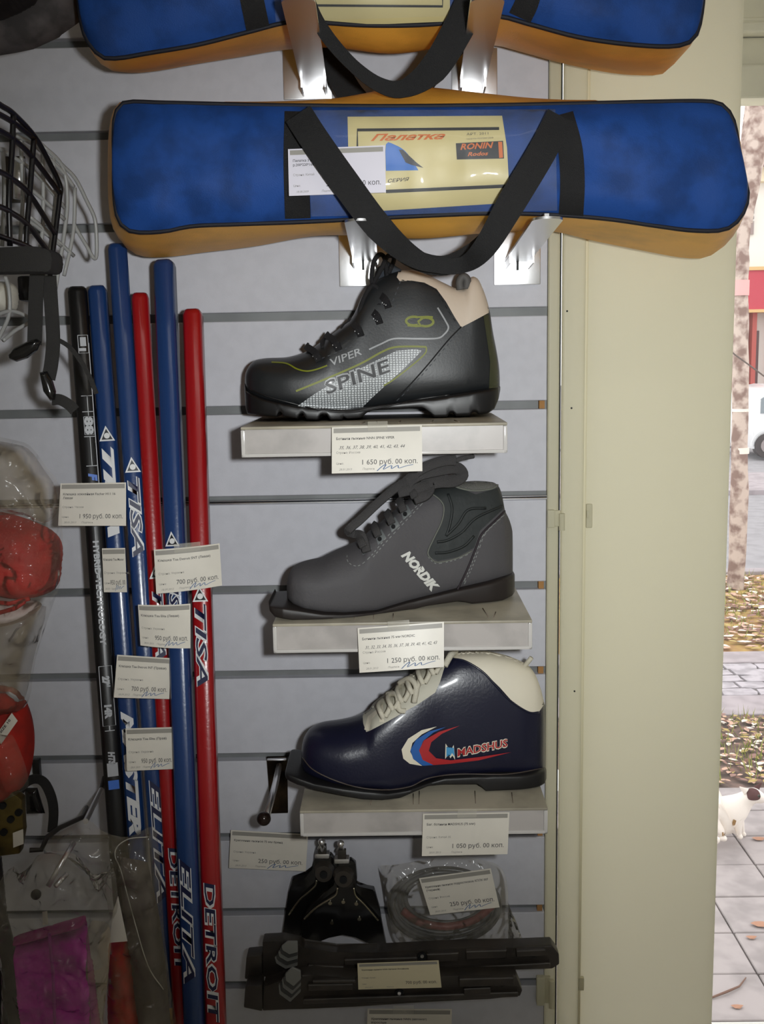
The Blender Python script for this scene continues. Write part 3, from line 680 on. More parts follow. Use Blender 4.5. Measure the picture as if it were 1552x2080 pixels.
def emblem(st, py, r, m=None):
    d = st['pos'](py); b = nb(); put2d(b, *poly2([(d-r, -r*.1), (d+r*.9, r*.95), (d+r*.9, -r*.95)][:3]), st['F'](.0003)); obj('emblem', b, m or m_lw, st['root'], 180)
    b = nb(); put2d(b, *poly2([(d-r*.62, -r*.06), (d+r*.72, r*.68), (d+r*.72, -r*.68)]), st['F'](.0005)); obj('emblem_field', b, mat('emblem_black', (16, 16, 24), .5), st['root'], 180)
    b = nb(); c = (d+r*.25, 0); put2d(b, *poly2([(c[0]+math.cos(k*.524)*r*.36, math.sin(k*.524)*r*.36) for k in range(12)]), st['F'](.0007)); obj('emblem_ball', b, m or m_lw, st['root'], 180)
k1 = stick('black hockey stick, leftmost of the six leaning sticks', (157, 584), (272, 2140), 46, m_sk, -.050, -.150, -.25)
k2 = stick('blue hockey stick standing just right of the black stick', (198, 582), (311, 2140), 40, m_sb, -.046, -.146, -.12)
k3 = stick('tallest blue hockey stick, second of the three blue ones from the black stick', (238, 497), (352, 2140), 46, m_sb, -.050, -.152, -.25)
k4 = stick('red hockey stick squeezed between two blue sticks', (284, 597), (373, 2140), 43, m_sr, -.058, -.166, -.28)
k5 = stick('blue hockey stick standing just left of the outermost red stick', (334, 530), (399, 2140), 44, m_sb, -.062, -.204, .15)
k6 = stick('red hockey stick nearest the boots, rightmost of the six leaning sticks', (392, 630), (441, 2140), 38, m_sr, -.060, -.200, .03)
letters(k6, 'TISA', 1225, 1392, .011, m_lw, m_navy); emblem(k6, 1206, .0085)
letters(k6, 'DETROIT', 1786, 2068, .0105, m_lw, m_navy, .035, .1)
letters(k5, 'ELITA', 1738, 1990, .011, m_lw, m_navy); emblem(k5, 1095, .008); letters(k5, 'TISA', 1165, 1262, .010, m_lw, m_navy)
letters(k4, 'DETROIT', 1715, 1970, .0095, m_lw, m_navy, .03, .1, .001); emblem(k4, 1160, .008); letters(k4, 'TISA', 1192, 1340, .010, m_lw, m_navy)
letters(k3, 'ELITA', 1578, 1826, .010, m_lw, m_navy); emblem(k3, 945, .0085); letters(k3, 'TISA', 968, 1130, .011, m_lw, m_navy)
letters(k2, 'MASTER', 1440, 1690, .0115, m_lw, m_lw, .02, .3); emblem(k2, 882, .0085); letters(k2, 'TISA', 908, 1090, .011, m_lw, m_lw, .02, .35)
# black stick print
def kline(st, pts, w, m):
    b = nb(); vs, fs = stroke([(st['pos'](y), x) for y, x in pts], w); put2d(b, vs, fs, st['F'](.0003)); obj('printed_line', b, m, st['root'], 180)
m_gw = mat('letter_grey', (176, 178, 182), .5)
kline(k1, [(700, .0075), (990, .0075)], .0008, m_gw)
for (y0, y1) in ((806, 846), (888, 948)): kline(k1, [(y0, .002), (y1, .002)], .0007, m_gw)
for y in (806, 838, 888, 947): kline(k1, [(y, -.004), (y, .008)], .0007, m_gw)
letters(k1, '88', 848, 884, .008, m_gw, m_gw, .02, 0, .002)
kline(k1, [(848, -.003), (848, .007), (884, .007), (884, -.003), (848, -.003)], .0006, m_gw)
for (y0, y1, x, wd) in ((688, 706, .002, .006), (710, 716, .001, .007)):
    kline(k1, [(y0, x), (y1, x)], wd, m_gw)
kline(k1, [(684, -.003), (684, .007), (720, .007), (720, -.003), (684, -.003)], .0007, m_gw)
letters(k1, 'F', 962, 978, .008, mat('letter_sky', (60, 110, 200), .5), None, .03, .2, .002)
letters(k1, 'HYBRID-TECHNOLOGY', 1098, 1308, .0058, m_gw, m_gw, .0, .0)
kline(k1, [(1070, 0), (1098, 0)], .0006, m_gw); kline(k1, [(1308, 0), (1348, 0)], .0006, m_gw)
kline(k1, [(1350, -.0065), (1350, .0065), (1470, .0065), (1470, -.0065), (1350, -.0065)], .0007, m_gw)
kline(k1, [(1470, 0), (1480, 0)], .0012, m_gw); kline(k1, [(1480, -.005), (1480, .005)], .0008, m_gw)
letters(k1, '27"', 1370, 1392, .0065, m_gw, m_gw, .04, 0); letters(k1, '14R', 1428, 1456, .0065, m_gw, m_gw, .04, 0)
letters(k1, 'HTS', 1522, 1548, .0062, m_gw, m_gw, .03, .2); kline(k1, [(1545, 0), (1572, 0)], .011, m_gw)
kline(k1, [(1580, 0), (1598, 0)], .011, mat('letter_sky', (60, 110, 200), .5))
# tape band on the buried end of the tall blue stick
b = nb(); d0 = k3['pos'](2038); put2d(b, *poly2([(d0, -.0105), (d0, .0105), (d0+.1, .0105), (d0+.1, -.0105)]), k3['F'](.0008)); obj('heel_tape', b, mat('heel_yellow', (200, 150, 50), .6), k3['root'])
# tags taped to the sticks
P = price_tag
P('price tag reading 1 950 taped across the black stick', [(123, 982), (256, 980), (256, 1068), (118, 1068)], (-.115, -.107, -.107, -.115), '1 950 руб. 00 коп.', ['Клюшка хоккейная Fischer H11 16', 'Левая'], side='Чехия', pen=False)
P('narrow price tag folded round the blue stick next to the black stick', [(207, 1114), (254, 1113), (258, 1203), (211, 1203)], (-.106,)*4, '950 руб. 00', ['Клюшка Tisa Master'], side='Украина')
P('tilted price tag reading 700 taped across the outermost red stick', [(313, 1118), (447, 1105), (452, 1191), (318, 1208)], (-.146, -.128, -.128, -.146), '700 руб. 00 коп.', ['Клюшка Tisa Detroit SNT (Левая)'], side='Украина', date='18.09.2012', curl=(-.25, 0), tape=(.3, .7))
P('price tag reading 950 on the sticks, directly under the tilted 700 tag', [(279, 1230), (386, 1228), (386, 1319), (284, 1313)], (-.154, -.150, -.150, -.154), '950 руб. 00 коп.', ['Клюшка Tisa Elita (Левая)'], side='Украина', curl=(-.3, 0))
P('price tag reading 700 taped over the squeezed red stick', [(238, 1330), (346, 1337), (344, 1420), (231, 1417)], (-.146, -.140, -.140, -.146), '700 руб. 00 коп.', ['Клюшка Tisa Detroit INT (Правая)'], side='Украина', date='18.09.2012')
P('lowest price tag on the sticks, reading 950, above the black stick end', [(255, 1480), (353, 1477), (354, 1562), (258, 1566)], (-.152, -.149, -.149, -.152), '950 руб. 00 коп.', ['Клюшка Tisa Elita (Прав)'], side='Украина')
P('price tag reading 3 050 hanging on the front of the lower tent bag', [(585, 303), (782, 295), (784, 391), (587, 398)], (-.209, -.213, -.213, -.209), '3 050 руб. 00 коп.', ['Палатка 3 местная Кемпинг', 'р.200*220*160 см'], side='Китай', date='18.08.2009', paper=mat('tag_lilac', (216, 212, 222), .35), pen=False)
# ------------------------------------------------------------------ acrylic shelves
YS = -.17
m_acr = mat('acrylic_milky', (186, 180, 176), .28, noise_s=25, noise_a=.10, coat=.4); m_acr_top = mat('acrylic_top', (176, 168, 150), .4, noise_s=18, noise_a=.16)
m_acr_edge = mat('acrylic_edge', (204, 200, 196), .15, coat=.6); m_scr = mat('scuff', (120, 108, 96), .7)
SHELF = {}
def shelf(key, label, tl, tr, bl, br):
    A, B, C_, D_ = at(*tl, YS), at(*tr, YS), at(*bl, YS), at(*br, YS); zt, zb, x0, x1 = (A.z+B.z)/2, (C_.z+D_.z)/2, (A.x+C_.x)/2, (B.x+D_.x)/2
    SHELF[key] = zt; r = thing('display_shelf', label, 'shelf', ((x0+x1)/2, -.002, zt), 'clear acrylic boot shelves')
    b = nb(); box(b, (x0+.002, YS+.0035, zb+.002), (x1-.002, -.0012, zt-.003), .001, 1); obj('box', b, m_acr, r, 0)
    b = nb(); box(b, (x0, YS, zt-.003), (x1, -.0012, zt), .0012, 2); obj('top_plate', b, m_acr_top, r, 30)
    for nm, lo, hi in (('edge_strip', (x0, YS, zb), (x1, YS+.0035, zb+.0035)), ('edge_strip', (x0, YS, zb), (x0+.004, YS+.0034, zt-.003)), ('edge_strip', (x1-.004, YS, zb), (x1, YS+.0034, zt-.003))):
        b = nb(); box(b, lo, hi, .0012, 2); obj(nm, b, m_acr_edge, r, 30)
    b = nb(); box(b, (x0+.004, YS+.0018, zb+.0035), (x1-.004, YS+.0034, zt-.003)); obj('front_plate', b, m_acr, r, 0)
    random.seed(len(label))
    for k in range(5):
        sx = random.uniform(x0+.06, x1-.03); b = nb(); tube(b, [(sx, YS+.012, zt+.0002), (sx+random.uniform(-.004, .004), YS+random.uniform(.03, .05), zt+.0002)], .0006, 4); obj('scuff_mark', b, m_scr, r, 180)
    return r
shelf('a', 'clear acrylic shelf under the black and green boot, topmost of three', (487, 868), (1033, 857), (492, 931), (1029, 919))
shelf('b', 'clear acrylic shelf under the plain grey boot, middle of three', (553, 1272), (1083, 1255), (556, 1331), (1080, 1316))
shelf('c', 'clear acrylic shelf under the navy boot with white cuff, lowest of three', (608, 1651), (1114, 1637), (611, 1704), (1112, 1690))
P('price tag reading 1 650 on the front of the topmost acrylic shelf', [(674, 868), (857, 863), (858, 957), (674, 962)], (YS-.006,)*2+(YS-.016,)*2, '1 650 руб. 00 коп.', ['Ботинки лыжные NNN SPINE VIPER'], '35, 36, 37, 38, 39, 40, 41, 42, 43, 44', tape=(.4, .62))
P('price tag reading 1 250 on the front of the middle acrylic shelf', [(726, 1276), (902, 1263), (902, 1355), (730, 1367)], (YS-.006,)*2+(YS-.016,)*2, '1 250 руб. 00 коп.', ['Ботинки лыжные 75 мм NORDIC'], '31, 32, 33, 34, 35, 36, 37, 38, 39, 40, 41, 42, 43', tape=(.35, .6), curl=(-.1, 0))
P('price tag reading 1 050 on the front of the lowest acrylic shelf', [(859, 1653), (1035, 1650), (1031, 1735), (857, 1739)], (YS-.004,)*2+(YS-.008,)*2, '1 050 руб. 00 коп.', ['Бег. ботинки MADSHUS (75 мм)'], '', side='Китай 35', pen=False, tape=(.4, .62))
# ------------------------------------------------------------------ ski boots
def columns(x0, x1, M): return [x0+(x1-x0)*(.5-.5*math.cos(math.pi*k/M)) for k in range(M+1)]
def loft(bm, cols, N=40, taper=None):
    """cols: (X, yc, hw, zb, zt, n_top, n_bottom); a ring of N points round each"""
    R = []
    for (X, yc, hw, zb, zt, nt_, nbm) in cols:
        ring = []
        for k in range(N):
            a = 2*math.pi*k/N; c, s = math.cos(a), math.sin(a); n = nt_ if s > 0 else nbm
            y = math.copysign(abs(c)**(2/n), c); z = math.copysign(abs(s)**(2/n), s); zz_ = (zb+zt)/2+z*(zt-zb)/2
            ring.append(bm.verts.new((X, yc+hw*y*(taper(X, zz_) if taper else 1), zz_)))
        R.append(ring)
    for A, B in zip(R, R[1:]):
        for k in range(N): bm.faces.new((A[k], B[k], B[(k+1) % N], A[(k+1) % N]))
    bm.faces.new(R[0]); bm.faces.new(R[-1][::-1]); return bm
def inside(p, poly):
    r = False; n = len(poly)
    for i in range(n):
        (x1, y1), (x2, y2) = poly[i], poly[(i+1) % n]
        if (y1 > p[1]) != (y2 > p[1]) and p[0] < (x2-x1)*(p[1]-y1)/(y2-y1)+x1: r = not r
    return r
class Boot:
    def __init__(s, label, top, soltop, solbot, plan, planS, ymid, zs, m_up, m_sole, cls=(), upbot=None):
        """outlines in pixels toe to heel; plan: half width by position; cls: (part, material, pixel polygon)"""
        s.Y = lambda px: interp([(top[0][0], ymid[0]), (top[-1][0], ymid[1])], px)
        a, e = top[0][0], top[-1][0]; sa, se = solbot[0][0], solbot[-1][0]
        base = at(solbot[len(solbot)//2][0], solbot[len(solbot)//2][1], s.Y((a+e)/2))
        s.root = thing('ski_boot', label, 'ski boot', (base.x, base.y, zs))
        hwf = lambda px: sm_interp(plan, (px-a)/(e-a)); hws = lambda px: sm_interp(planS, (px-sa)/(se-sa))
        up = []
        for px in columns(a+.3, e-.3, 110):
            y = s.Y(px); hw = hwf(px); pt = at(px, sm_interp(top, px), y); zb = at(px, interp(upbot or soltop, px), y-hw*.9).z-.004
            hgt = pt.z-zb; up.append((pt.x, y, hw, zb, max(pt.z, zb+.002), 2.3 if hgt < .075 else 3.2, 4.5))
        zref = zs
        tp = lambda X, z: 1-.22*max(0, min(1, (z-zref-.035)/.09))
        bm = nb(); loft(bm, up, 48, tp)
        for v in bm.verts: v.co.y += noise.noise(v.co*28)*.0007
        so = []
        for px in columns(sa+.3, se-.3, 220):
            y = s.Y(px); hw = hws(px); zt = at(px, interp(soltop, px), y-hw*.97).z; zb = at(px, interp(solbot, px), y-hw*.97).z
            zb = max(zb, zs+.0002); X = at(px, interp(soltop, px), y).x; so.append((X, y, hw, zb, max(zt, zb+.003), 7, 9))
        sb = nb(); loft(sb, so, 40)
        bmesh.ops.recalc_face_normals(bm, faces=bm.faces); s.bvh = bvh_of(bm, sb); s.parts = {}
        for name, m, poly in cls:
            fs = [f for f in bm.faces if all(inside(topx(v.co), poly) for v in f.verts)]; nbm = nb(); mp = {}
            for f in fs:
                nbm.faces.new([mp.setdefault(v, None) or mp.__setitem__(v, nbm.verts.new(v.co)) or mp[v] for v in f.verts])
            # fine-edged skin over the visible side, sewn to the same part
            put2d(nbm, [(x, y) for x, y in poly], [tuple(range(len(poly)))], s.on(.0007, poly), 6)
            bmesh.ops.delete(bm, geom=fs, context='FACES'); s.parts[name] = obj(name, nbm, m, s.root, 180)
        s.upper = obj('upper', bm, m_up, s.root, 180); s.sole = obj('sole', sb, m_sole, s.root, 50)
    def on(s, off, poly=None):
        def fn(x, y):
            d = ray(x, y).normalized(); h = s.bvh.ray_cast(CAM, d)
            p = h[0] if h[0] is not None else s.bvh.find_nearest(at(x, y, s.Y(x)))[0]
            return p-d*off
        return fn
    def print(s, name, shapes, m, off=.0006, parent=None, step=6):
        b = nb()
        for vs, fs in shapes: put2d(b, vs, fs, s.on(off), step)
        return obj(name, b, m, parent or s.upper, 180)
    def seam(s, pts, r, m, name='seam', off=.0006, parent=None):
        b = nb(); f = s.on(off); tube(b, [f(x, y) for x, y in spl2(pts, 6)], r, 5); return obj(name, b, m, parent or s.upper, 180)
    def stitch(s, pts, m, ln=4, gap=4, w=1.6, name='stitching', off=.0009):
        P_ = spl2(pts, 10); b = nb(); acc = 0; seg = [P_[0]]; onn = True; f = s.on(off)
        for a, c in zip(P_, P_[1:]):
            acc += math.hypot(c[0]-a[0], c[1]-a[1]); seg.append(c)
            if acc > (ln if onn else gap):
                if onn and len(seg) > 1: put2d(b, *stroke([seg[0], seg[-1]], w), f)
                onn = not onn; acc = 0; seg = [c]
        o = obj(name, b, m, s.upper, 180); o['kind'] = 'stuff'; return o
T = lambda k, ox, oy: (lambda pts: [(ox+k*u, oy+k*v) for u, v in pts])
PLAN = [(0, .004), (.012, .018), (.04, .030), (.10, .0395), (.20, .0445), (.32, .0455), (.45, .041), (.60, .036), (.75, .035), (.88, .0325), (.95, .026), (.985, .016), (1, .004)]
PLS = [(0, .006), (.012, .022), (.04, .034), (.10, .0425), (.20, .0475), (.32, .0485), (.45, .043), (.60, .037), (.75, .0365), (.88, .0355), (.95, .031), (.985, .022), (1, .008)]
PLD = [(0, .028), (.006, .033), (.02, .036), (.10, .0415), (.24, .0475), (.34, .048), (.45, .043), (.60, .037), (.75, .0365), (.88, .0355), (.95, .031), (.985, .022), (1, .008)]
m_b1 = mat('boot_black', (30, 32, 34), .42, bump=.04, bump_s=500, coat=.12); m_rub = mat('rubber_black', (20, 19, 20), .38); m_cuff = mat('cuff_cream', (206, 190, 172), .5, bump=.1, bump_s=150)
m_lime = mat('lime_print', (118, 124, 26), .5); m_sil = mat('silver_print', (150, 152, 154), .4); m_lace = mat('lace_black', (22, 21, 24), .8, bump=.6, bump_s=1500); m_mark = mat('marker_white', (205, 205, 205), .6)
m_mesh = mat('hex_mesh', (176, 180, 182), .4)
nt = m_mesh.node_tree; tc = nt.nodes.new('ShaderNodeTexCoord'); vo = nt.nodes.new('ShaderNodeTexVoronoi'); vo.inputs['Scale'].default_value = 330; vo.inputs['Randomness'].default_value = .25; vo.feature = 'DISTANCE_TO_EDGE'
cr_ = nt.nodes.new('ShaderNodeValToRGB'); cr_.color_ramp.elements[0].position = .06; cr_.color_ramp.elements[0].color = rgb(70, 74, 76); cr_.color_ramp.elements[1].position = .2; cr_.color_ramp.elements[1].color = rgb(196, 200, 202)
vm = nt.nodes.new('ShaderNodeVectorMath'); vm.operation = 'MULTIPLY'; vm.inputs[1].default_value = (1, 0, 1.3)
nt.links.new(tc.outputs['Object'], vm.inputs[0]); nt.links.new(vm.outputs[0], vo.inputs['Vector']); vo.voronoi_dimensions = '3D'; nt.links.new(vo.outputs['Distance'], cr_.inputs['Fac']); nt.links.new(cr_.outputs['Color'], nt.nodes['Principled BSDF'].inputs['Base Color'])
# boot 1: black and lime
top1 = [(498, 775), (499, 762), (503, 750), (512, 737), (524, 730), (546, 727), (577, 726), (603, 721), (625, 713), (656, 692), (691, 667), (712, 650), (724, 630), (737, 600), (752, 580), (772, 566), (800, 554), (822, 549), (844, 550), (870, 560), (901, 575), (927, 586), (943, 588), (950, 568), (960, 562), (969, 566), (979, 584), (988, 610), (994, 634), (1001, 676), (1009, 718), (1014, 753), (1014.6, 780)]
st1 = [(498, 778), (507, 793), (538, 807), (581, 818), (625, 826), (713, 831), (774, 822), (844, 813), (932, 798), (1015, 785)]
sb1 = [(498, 800), (501, 828), (508, 842), (540, 845), (571, 848), (575, 838), (580, 838), (584, 846), (611, 852), (618, 841), (624, 841), (628, 853), (652, 855), (657, 843), (670, 843), (675, 855), (697, 856), (702, 847), (708, 852), (735, 850), (748, 838), (762, 833), (800, 831), (845, 829), (858, 830), (870, 840), (880, 850), (904, 850), (910, 840), (918, 840), (922, 847), (950, 846), (955, 838), (963, 838), (968, 843), (986, 841), (1000, 832), (1009, 812), (1015, 792)]
cuff1 = [(806, 563), (812, 571), (836, 570), (862, 574), (887, 587), (906, 613), (923, 643), (937, 665), (962, 652), (997, 633), (1004, 600), (980, 548), (955, 548), (935, 574), (900, 560), (850, 535), (815, 535)]
B1 = Boot('black ski boot with lime stripes and cream cuff on the topmost acrylic shelf', top1, st1, sb1, PLAN, PLS, (-.062, -.052), SHELF['a'], m_b1, m_rub, [('cuff', m_cuff, cuff1)])
c4 = T(.4381, 450, 490)
B1.print('mesh_panel', [poly2(c4([(352, 764), (440, 702), (560, 634), (690, 566), (812, 508), (900, 500), (928, 508), (890, 548), (800, 632), (700, 724), (655, 768), (560, 782), (450, 778)]))], m_mesh, .0006)
for pts, wd in (([(345, 695), (480, 640), (640, 570), (740, 515), (800, 492), (880, 488), (950, 490)], 4), ([(950, 490), (944, 520), (890, 570), (800, 640), (752, 670)], 3), ([(232, 560), (300, 566), (350, 592), (395, 602), (440, 594), (490, 576)], 3)):
    B1.print('stripe', [stroke(spl2(c4(pts)), wd)], m_lime, .0009)
B1.print('stripe', [stroke(spl2(c4([(684, 502), (740, 476), (800, 452), (900, 452), (1000, 450), (1034, 430), (1052, 402), (1040, 372), (1002, 308)])), 3.2)], m_sil, .0009)
def oval(cx_, cy_, rx, ry, a0=0, a1=360, n=20): return [(cx_+rx*math.cos(math.radians(a0+(a1-a0)*k/n)), cy_+ry*math.sin(math.radians(a0+(a1-a0)*k/n))) for k in range(n+1)]
B1.print('logo', [stroke(c4(oval(892, 370, 36, 20, 60, 300)), 5), stroke(c4(oval(946, 374, 36, 20, -120, 120)), 5), stroke(c4([(905, 352), (955, 350), (980, 352)]), 4), stroke(c4([(862, 390), (900, 394), (935, 392)]), 4), stroke(c4([(938, 352), (912, 372), (922, 392)]), 5)], m_lime, .0009)
def slant(s, p0, p1, h, bold, shear):
    q = T(.4381, 450, 490)([p0, p1]); return line_text(s, *q[0], *q[1], h*.4381, bold, shear)
B1.print('lettering', [slant('VIPER', (512, 578), (652, 524), 34, .01, .15)], m_sil, .001)
B1.print('lettering', [slant('SPINE', (488, 712), (792, 600), 66, .05, .1)], m_sil, .0012)
B1.print('lettering', [slant('SPINE', (490, 710), (790, 601), 62, .012, .1)], mat('letter_black', (20, 20, 24), .45), .0016)
m_stb = mat('stitch_dark', (12, 12, 14), .8)
B1.seam(c4([(798, 738), (860, 680), (950, 580), (1050, 460), (1112, 396)]), .0007, m_stb)
B1.stitch(c4([(812, 740), (875, 680), (965, 580), (1062, 465), (1122, 402)]), mat('stitch_grey', (70, 72, 76), .8))
B1.stitch(c4([(835, 180), (900, 190), (980, 215), (1010, 250), (1050, 320), (1100, 392)]), m_stb)
B1.stitch(c4([(830, 185), (805, 250), (775, 320), (735, 380), (660, 450), (560, 505), (420, 560)]), mat('stitch_grey', (70, 72, 76), .8))
B1.seam(c4([(128, 688), (220, 722), (330, 752), (450, 782), (600, 792), (740, 772), (900, 735), (1060, 712)]), .0009, m_rub, 'welt')
b = nb(); put2d(b, *poly2(c4([(1236, 340), (1252, 420), (1272, 520), (1284, 610), (1284, 680), (1240, 690), (1246, 560), (1226, 420), (1214, 345)])), B1.on(.0006), 6); obj('heel_counter', b, mat('heel_olive', (58, 60, 40), .45), B1.upper, 180)
yb = B1.Y(790)
b = nb(); P_ = [at(*c4([q])[0], yb) for q in ((790, 262), (768, 220), (772, 160), (800, 112))]
webbing(b, cat_rom(P_, 5), [.022]*6+[.026]*6+[.022]*4, .008, (-.5, -1, 0)); bevel(b, b.verts[:], .003, 2); obj('tongue', b, mat('tongue_slate', (52, 58, 66), .6), B1.root, 180)
b = nb(); tube(b, cat_rom([at(*c4([q])[0], yb-.012) for q in ((1108, 225), (1104, 190), (1118, 165), (1138, 178), (1136, 222))], 5), .0042, 8); obj('pull_tab', b, mat('tab_grey', (84, 82, 80), .7), B1.root, 180)
# lace loops along the instep
for i, (u, v) in enumerate(((430, 520), (522, 468), (625, 404), (712, 346), (752, 272))):
    x, y = c4([(u, v)])[0]; f = B1.on(.002); g = f(x+10, y+16); tpc = at(x-14, y-6, B1.Y(x)); tp2 = Vector((tpc.x, B1.Y(x)+.02, tpc.z-.004))
    b = nb(); webbing(b, cat_rom([g, f(x+2, y+4)+Vector((0, -.002, .003)), tpc+Vector((.0, -.012, .004)), tpc+Vector((0, .004, .004)), tp2], 4), .007, .002, (-.4, -1, .3)); lo = obj('lace_loop', b, m_lace, B1.root, 60)
    for k in range(3):
        q0 = (x+k*3.6-2, y+1+k*2.2)
        b = nb(); put2d(b, *stroke([(q0[0]+1.5, q0[1]-4), (q0[0]-1, q0[1]+6)], 1.7), B1.on(.0045)); obj('loop_stripe', b, m_mark, lo, 180)
for (p0, p1) in (((470, 500), (500, 460)), ((562, 440), (598, 392)), ((660, 380), (690, 330)), ((730, 300), (760, 250))):
    a_, c_ = c4([p0])[0], c4([p1])[0]; b = nb(); tube(b, cat_rom([at(a_[0], a_[1], B1.Y(a_[0])-.028), at((a_[0]+c_[0])/2-7, (a_[1]+c_[1])/2-7, B1.Y(a_[0])-.014), at(c_[0]-4, c_[1]-4, B1.Y(c_[0])+.012)], 5), .0026, 7); obj('lace', b, m_lace, B1.root, 180)
for pts in (((755, 265, .0), (700, 200, -.01), (702, 110, -.012), (726, 66, -.01), (752, 70, -.006), (765, 130, .0), (770, 200, .004)), ((650, 380, -.01), (640, 330, -.014), (662, 260, -.016), (700, 205, -.012), (735, 235, -.008), (750, 285, -.006)), ((700, 200, -.01), (740, 130, -.014), (770, 70, -.008), (800, 80, .0), (775, 150, 0))):
    b = nb(); tube(b, cat_rom([at(*c4([(p[0], p[1])])[0], yb-.012+p[2]) for p in pts], 6), .0024, 7); obj('bow_loop', b, m_lace, B1.root, 180)
# boot 2: plain grey, 75 mm sole
m_b2 = mat('boot_grey', (80, 78, 80), .65, spec=.3, bump=.2, bump_s=350); m_pad = mat('padding_dark', (40, 44, 44), .65, bump=.6, bump_s=60); m_b2e = mat('edge_piping', (104, 106, 98), .7)
c5 = T(.4059, 500, 910)
top2 = [(583, 1192), (584, 1178), (588, 1164), (598, 1150), (622, 1141), (650, 1135), (683, 1119), (711, 1107), (727, 1099), (752, 1080), (784, 1053), (817, 1025), (845, 1006), (869, 996), (890, 987), (906, 983), (930, 981), (968, 978), (1000, 980), (1012, 986), (1018, 1002), (1024, 1032), (1036, 1060), (1043, 1097), (1043, 1137), (1041, 1158)]
ub2 = [(583, 1209), (597, 1223), (622, 1236), (662, 1243), (703, 1246), (764, 1242), (825, 1223), (865, 1213), (926, 1197), (987, 1183), (1044, 1166)]
st2 = [(553, 1229), (561, 1231), (583, 1233), (612, 1237), (662, 1246), (703, 1248), (764, 1243), (825, 1223), (865, 1213), (926, 1197), (987, 1183), (1044, 1166)]
sb2 = [(553, 1225), (556, 1242), (566, 1254), (601, 1261), (662, 1265), (727, 1266), (784, 1259), (825, 1243), (865, 1232), (926, 1223), (942, 1225), (959, 1230), (987, 1230), (1015, 1222), (1036, 1212), (1044, 1203)]
pad2 = c5([(912, 520), (940, 450), (978, 370), (988, 300), (968, 258), (918, 222), (955, 200), (1060, 196), (1150, 232), (1272, 196), (1292, 300), (1170, 415), (1142, 498), (1060, 545), (960, 565), (925, 548)])
B2 = Boot('plain grey ski boot with loose dark laces on the middle acrylic shelf', top2, st2, sb2, PLAN, PLD, (-.122, -.058), SHELF['b'], m_b2, mat('rubber_brown', (34, 28, 26), .5), upbot=ub2)
B2.print('padding', [poly2(pad2)], m_pad, .0012)
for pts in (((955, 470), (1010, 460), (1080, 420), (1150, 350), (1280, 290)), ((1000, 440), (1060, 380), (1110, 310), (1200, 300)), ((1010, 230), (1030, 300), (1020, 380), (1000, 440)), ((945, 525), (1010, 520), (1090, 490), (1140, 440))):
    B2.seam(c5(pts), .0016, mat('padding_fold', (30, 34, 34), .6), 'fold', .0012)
B2.print('lining', [poly2(c5([(1010, 186), (1060, 168), (1140, 160), (1240, 168), (1262, 182), (1230, 204), (1150, 214), (1070, 204)]))], mat('fleece_grey', (112, 112, 108), .95, bump=.8, bump_s=900), .002)
B2.seam(c5([(912, 222), (930, 205), (980, 190), (1020, 184), (1080, 204), (1150, 214), (1230, 204), (1262, 182)]), .0011, m_b2e, 'rim_piping', .002)
B2.seam(c5([(918, 222), (968, 258), (990, 300), (978, 370), (940, 450), (910, 520), (925, 552), (962, 572), (1060, 550), (1130, 515)]), .0008, m_b2e, 'edge_piping', .0014)
B2.seam(c5([(1294, 316), (1250, 360), (1180, 430), (1150, 500), (1110, 600), (1058, 708)]), .0012, mat('seam_dark', (34, 24, 30), .7))
m_st2 = mat('stitch_light', (128, 130, 128), .8)
B2.stitch(c5([(1292, 335), (1200, 425), (1168, 500), (1130, 600), (1088, 690)]), m_st2); B2.stitch(c5([(1284, 340), (1190, 432), (1158, 505), (1118, 605), (1078, 695)]), m_st2)
B2.stitch(c5([(900, 225), (880, 262), (800, 345), (700, 450), (620, 545), (560, 590), (510, 570), (505, 520)]), m_st2); B2.stitch(c5([(908, 232), (888, 270), (808, 355), (708, 462), (628, 555)]), m_st2)
B2.stitch(c5([(912, 545), (935, 570), (965, 578), (1060, 556), (1130, 520)]), m_st2)
q = c5([(776, 537), (936, 724)]); B2.print('lettering', [line_text('NORDIK', *q[0], *q[1], 18, .06, .25)], mat('letter_offwhite', (214, 214, 208), .5), .0009)
for (u, v) in ((592, 508), (668, 455), (736, 393), (795, 330), (850, 262)):
    e = B2.print('eyelet_patch', [poly2(c5([(u-26, v-32), (u+10, v-48), (u+34, v-4), (u-8, v+30)]))], mat('eyelet_grey', (104, 108, 108), .6), .0008)
    b = nb(); put2d(b, *poly2(c5(oval(u, v, 11, 12, n=12)[:-1])), B2.on(.0013)); obj('eyelet', b, m_stb, e, 180)
m_l2 = mat('lace_charcoal', (66, 64, 64), .85, bump=.7, bump_s=1200)
def lace2(pts, w, name='lace', th=.0035):
    b = nb(); P_ = cat_rom([at(*c5([(p[0], p[1])])[0], B2.Y(c5([(p[0], p[1])])[0][0])+p[2]) for p in pts], 6); webbing(b, P_, w, th, (-.2, -1, .3)); bevel(b, b.verts[:], .0012, 1); obj(name, b, m_l2, B2.root, 60)
lace2([(605, 520, -.040), (580, 440, -.030), (540, 430, -.02), (512, 412, -.026), (570, 360, -.030), (660, 275, -.032), (750, 200, -.030), (830, 150, -.024)], .0085, 'bow_loop')
lace2([(780, 200, -.028), (850, 140, -.034), (960, 110, -.034), (1050, 100, -.03), (1082, 135, -.028), (1040, 165, -.030), (960, 170, -.032), (880, 190, -.03)], .0125, 'bow_loop')
lace2([(800, 170, -.03), (870, 110, -.036), (950, 75, -.038), (1010, 62, -.038), (1050, 62, -.038)], .0105, 'lace_end')
lace2([(1048, 63, -.038), (1090, 50, -.038), (1142, 40, -.038)], .0045, 'aglet')
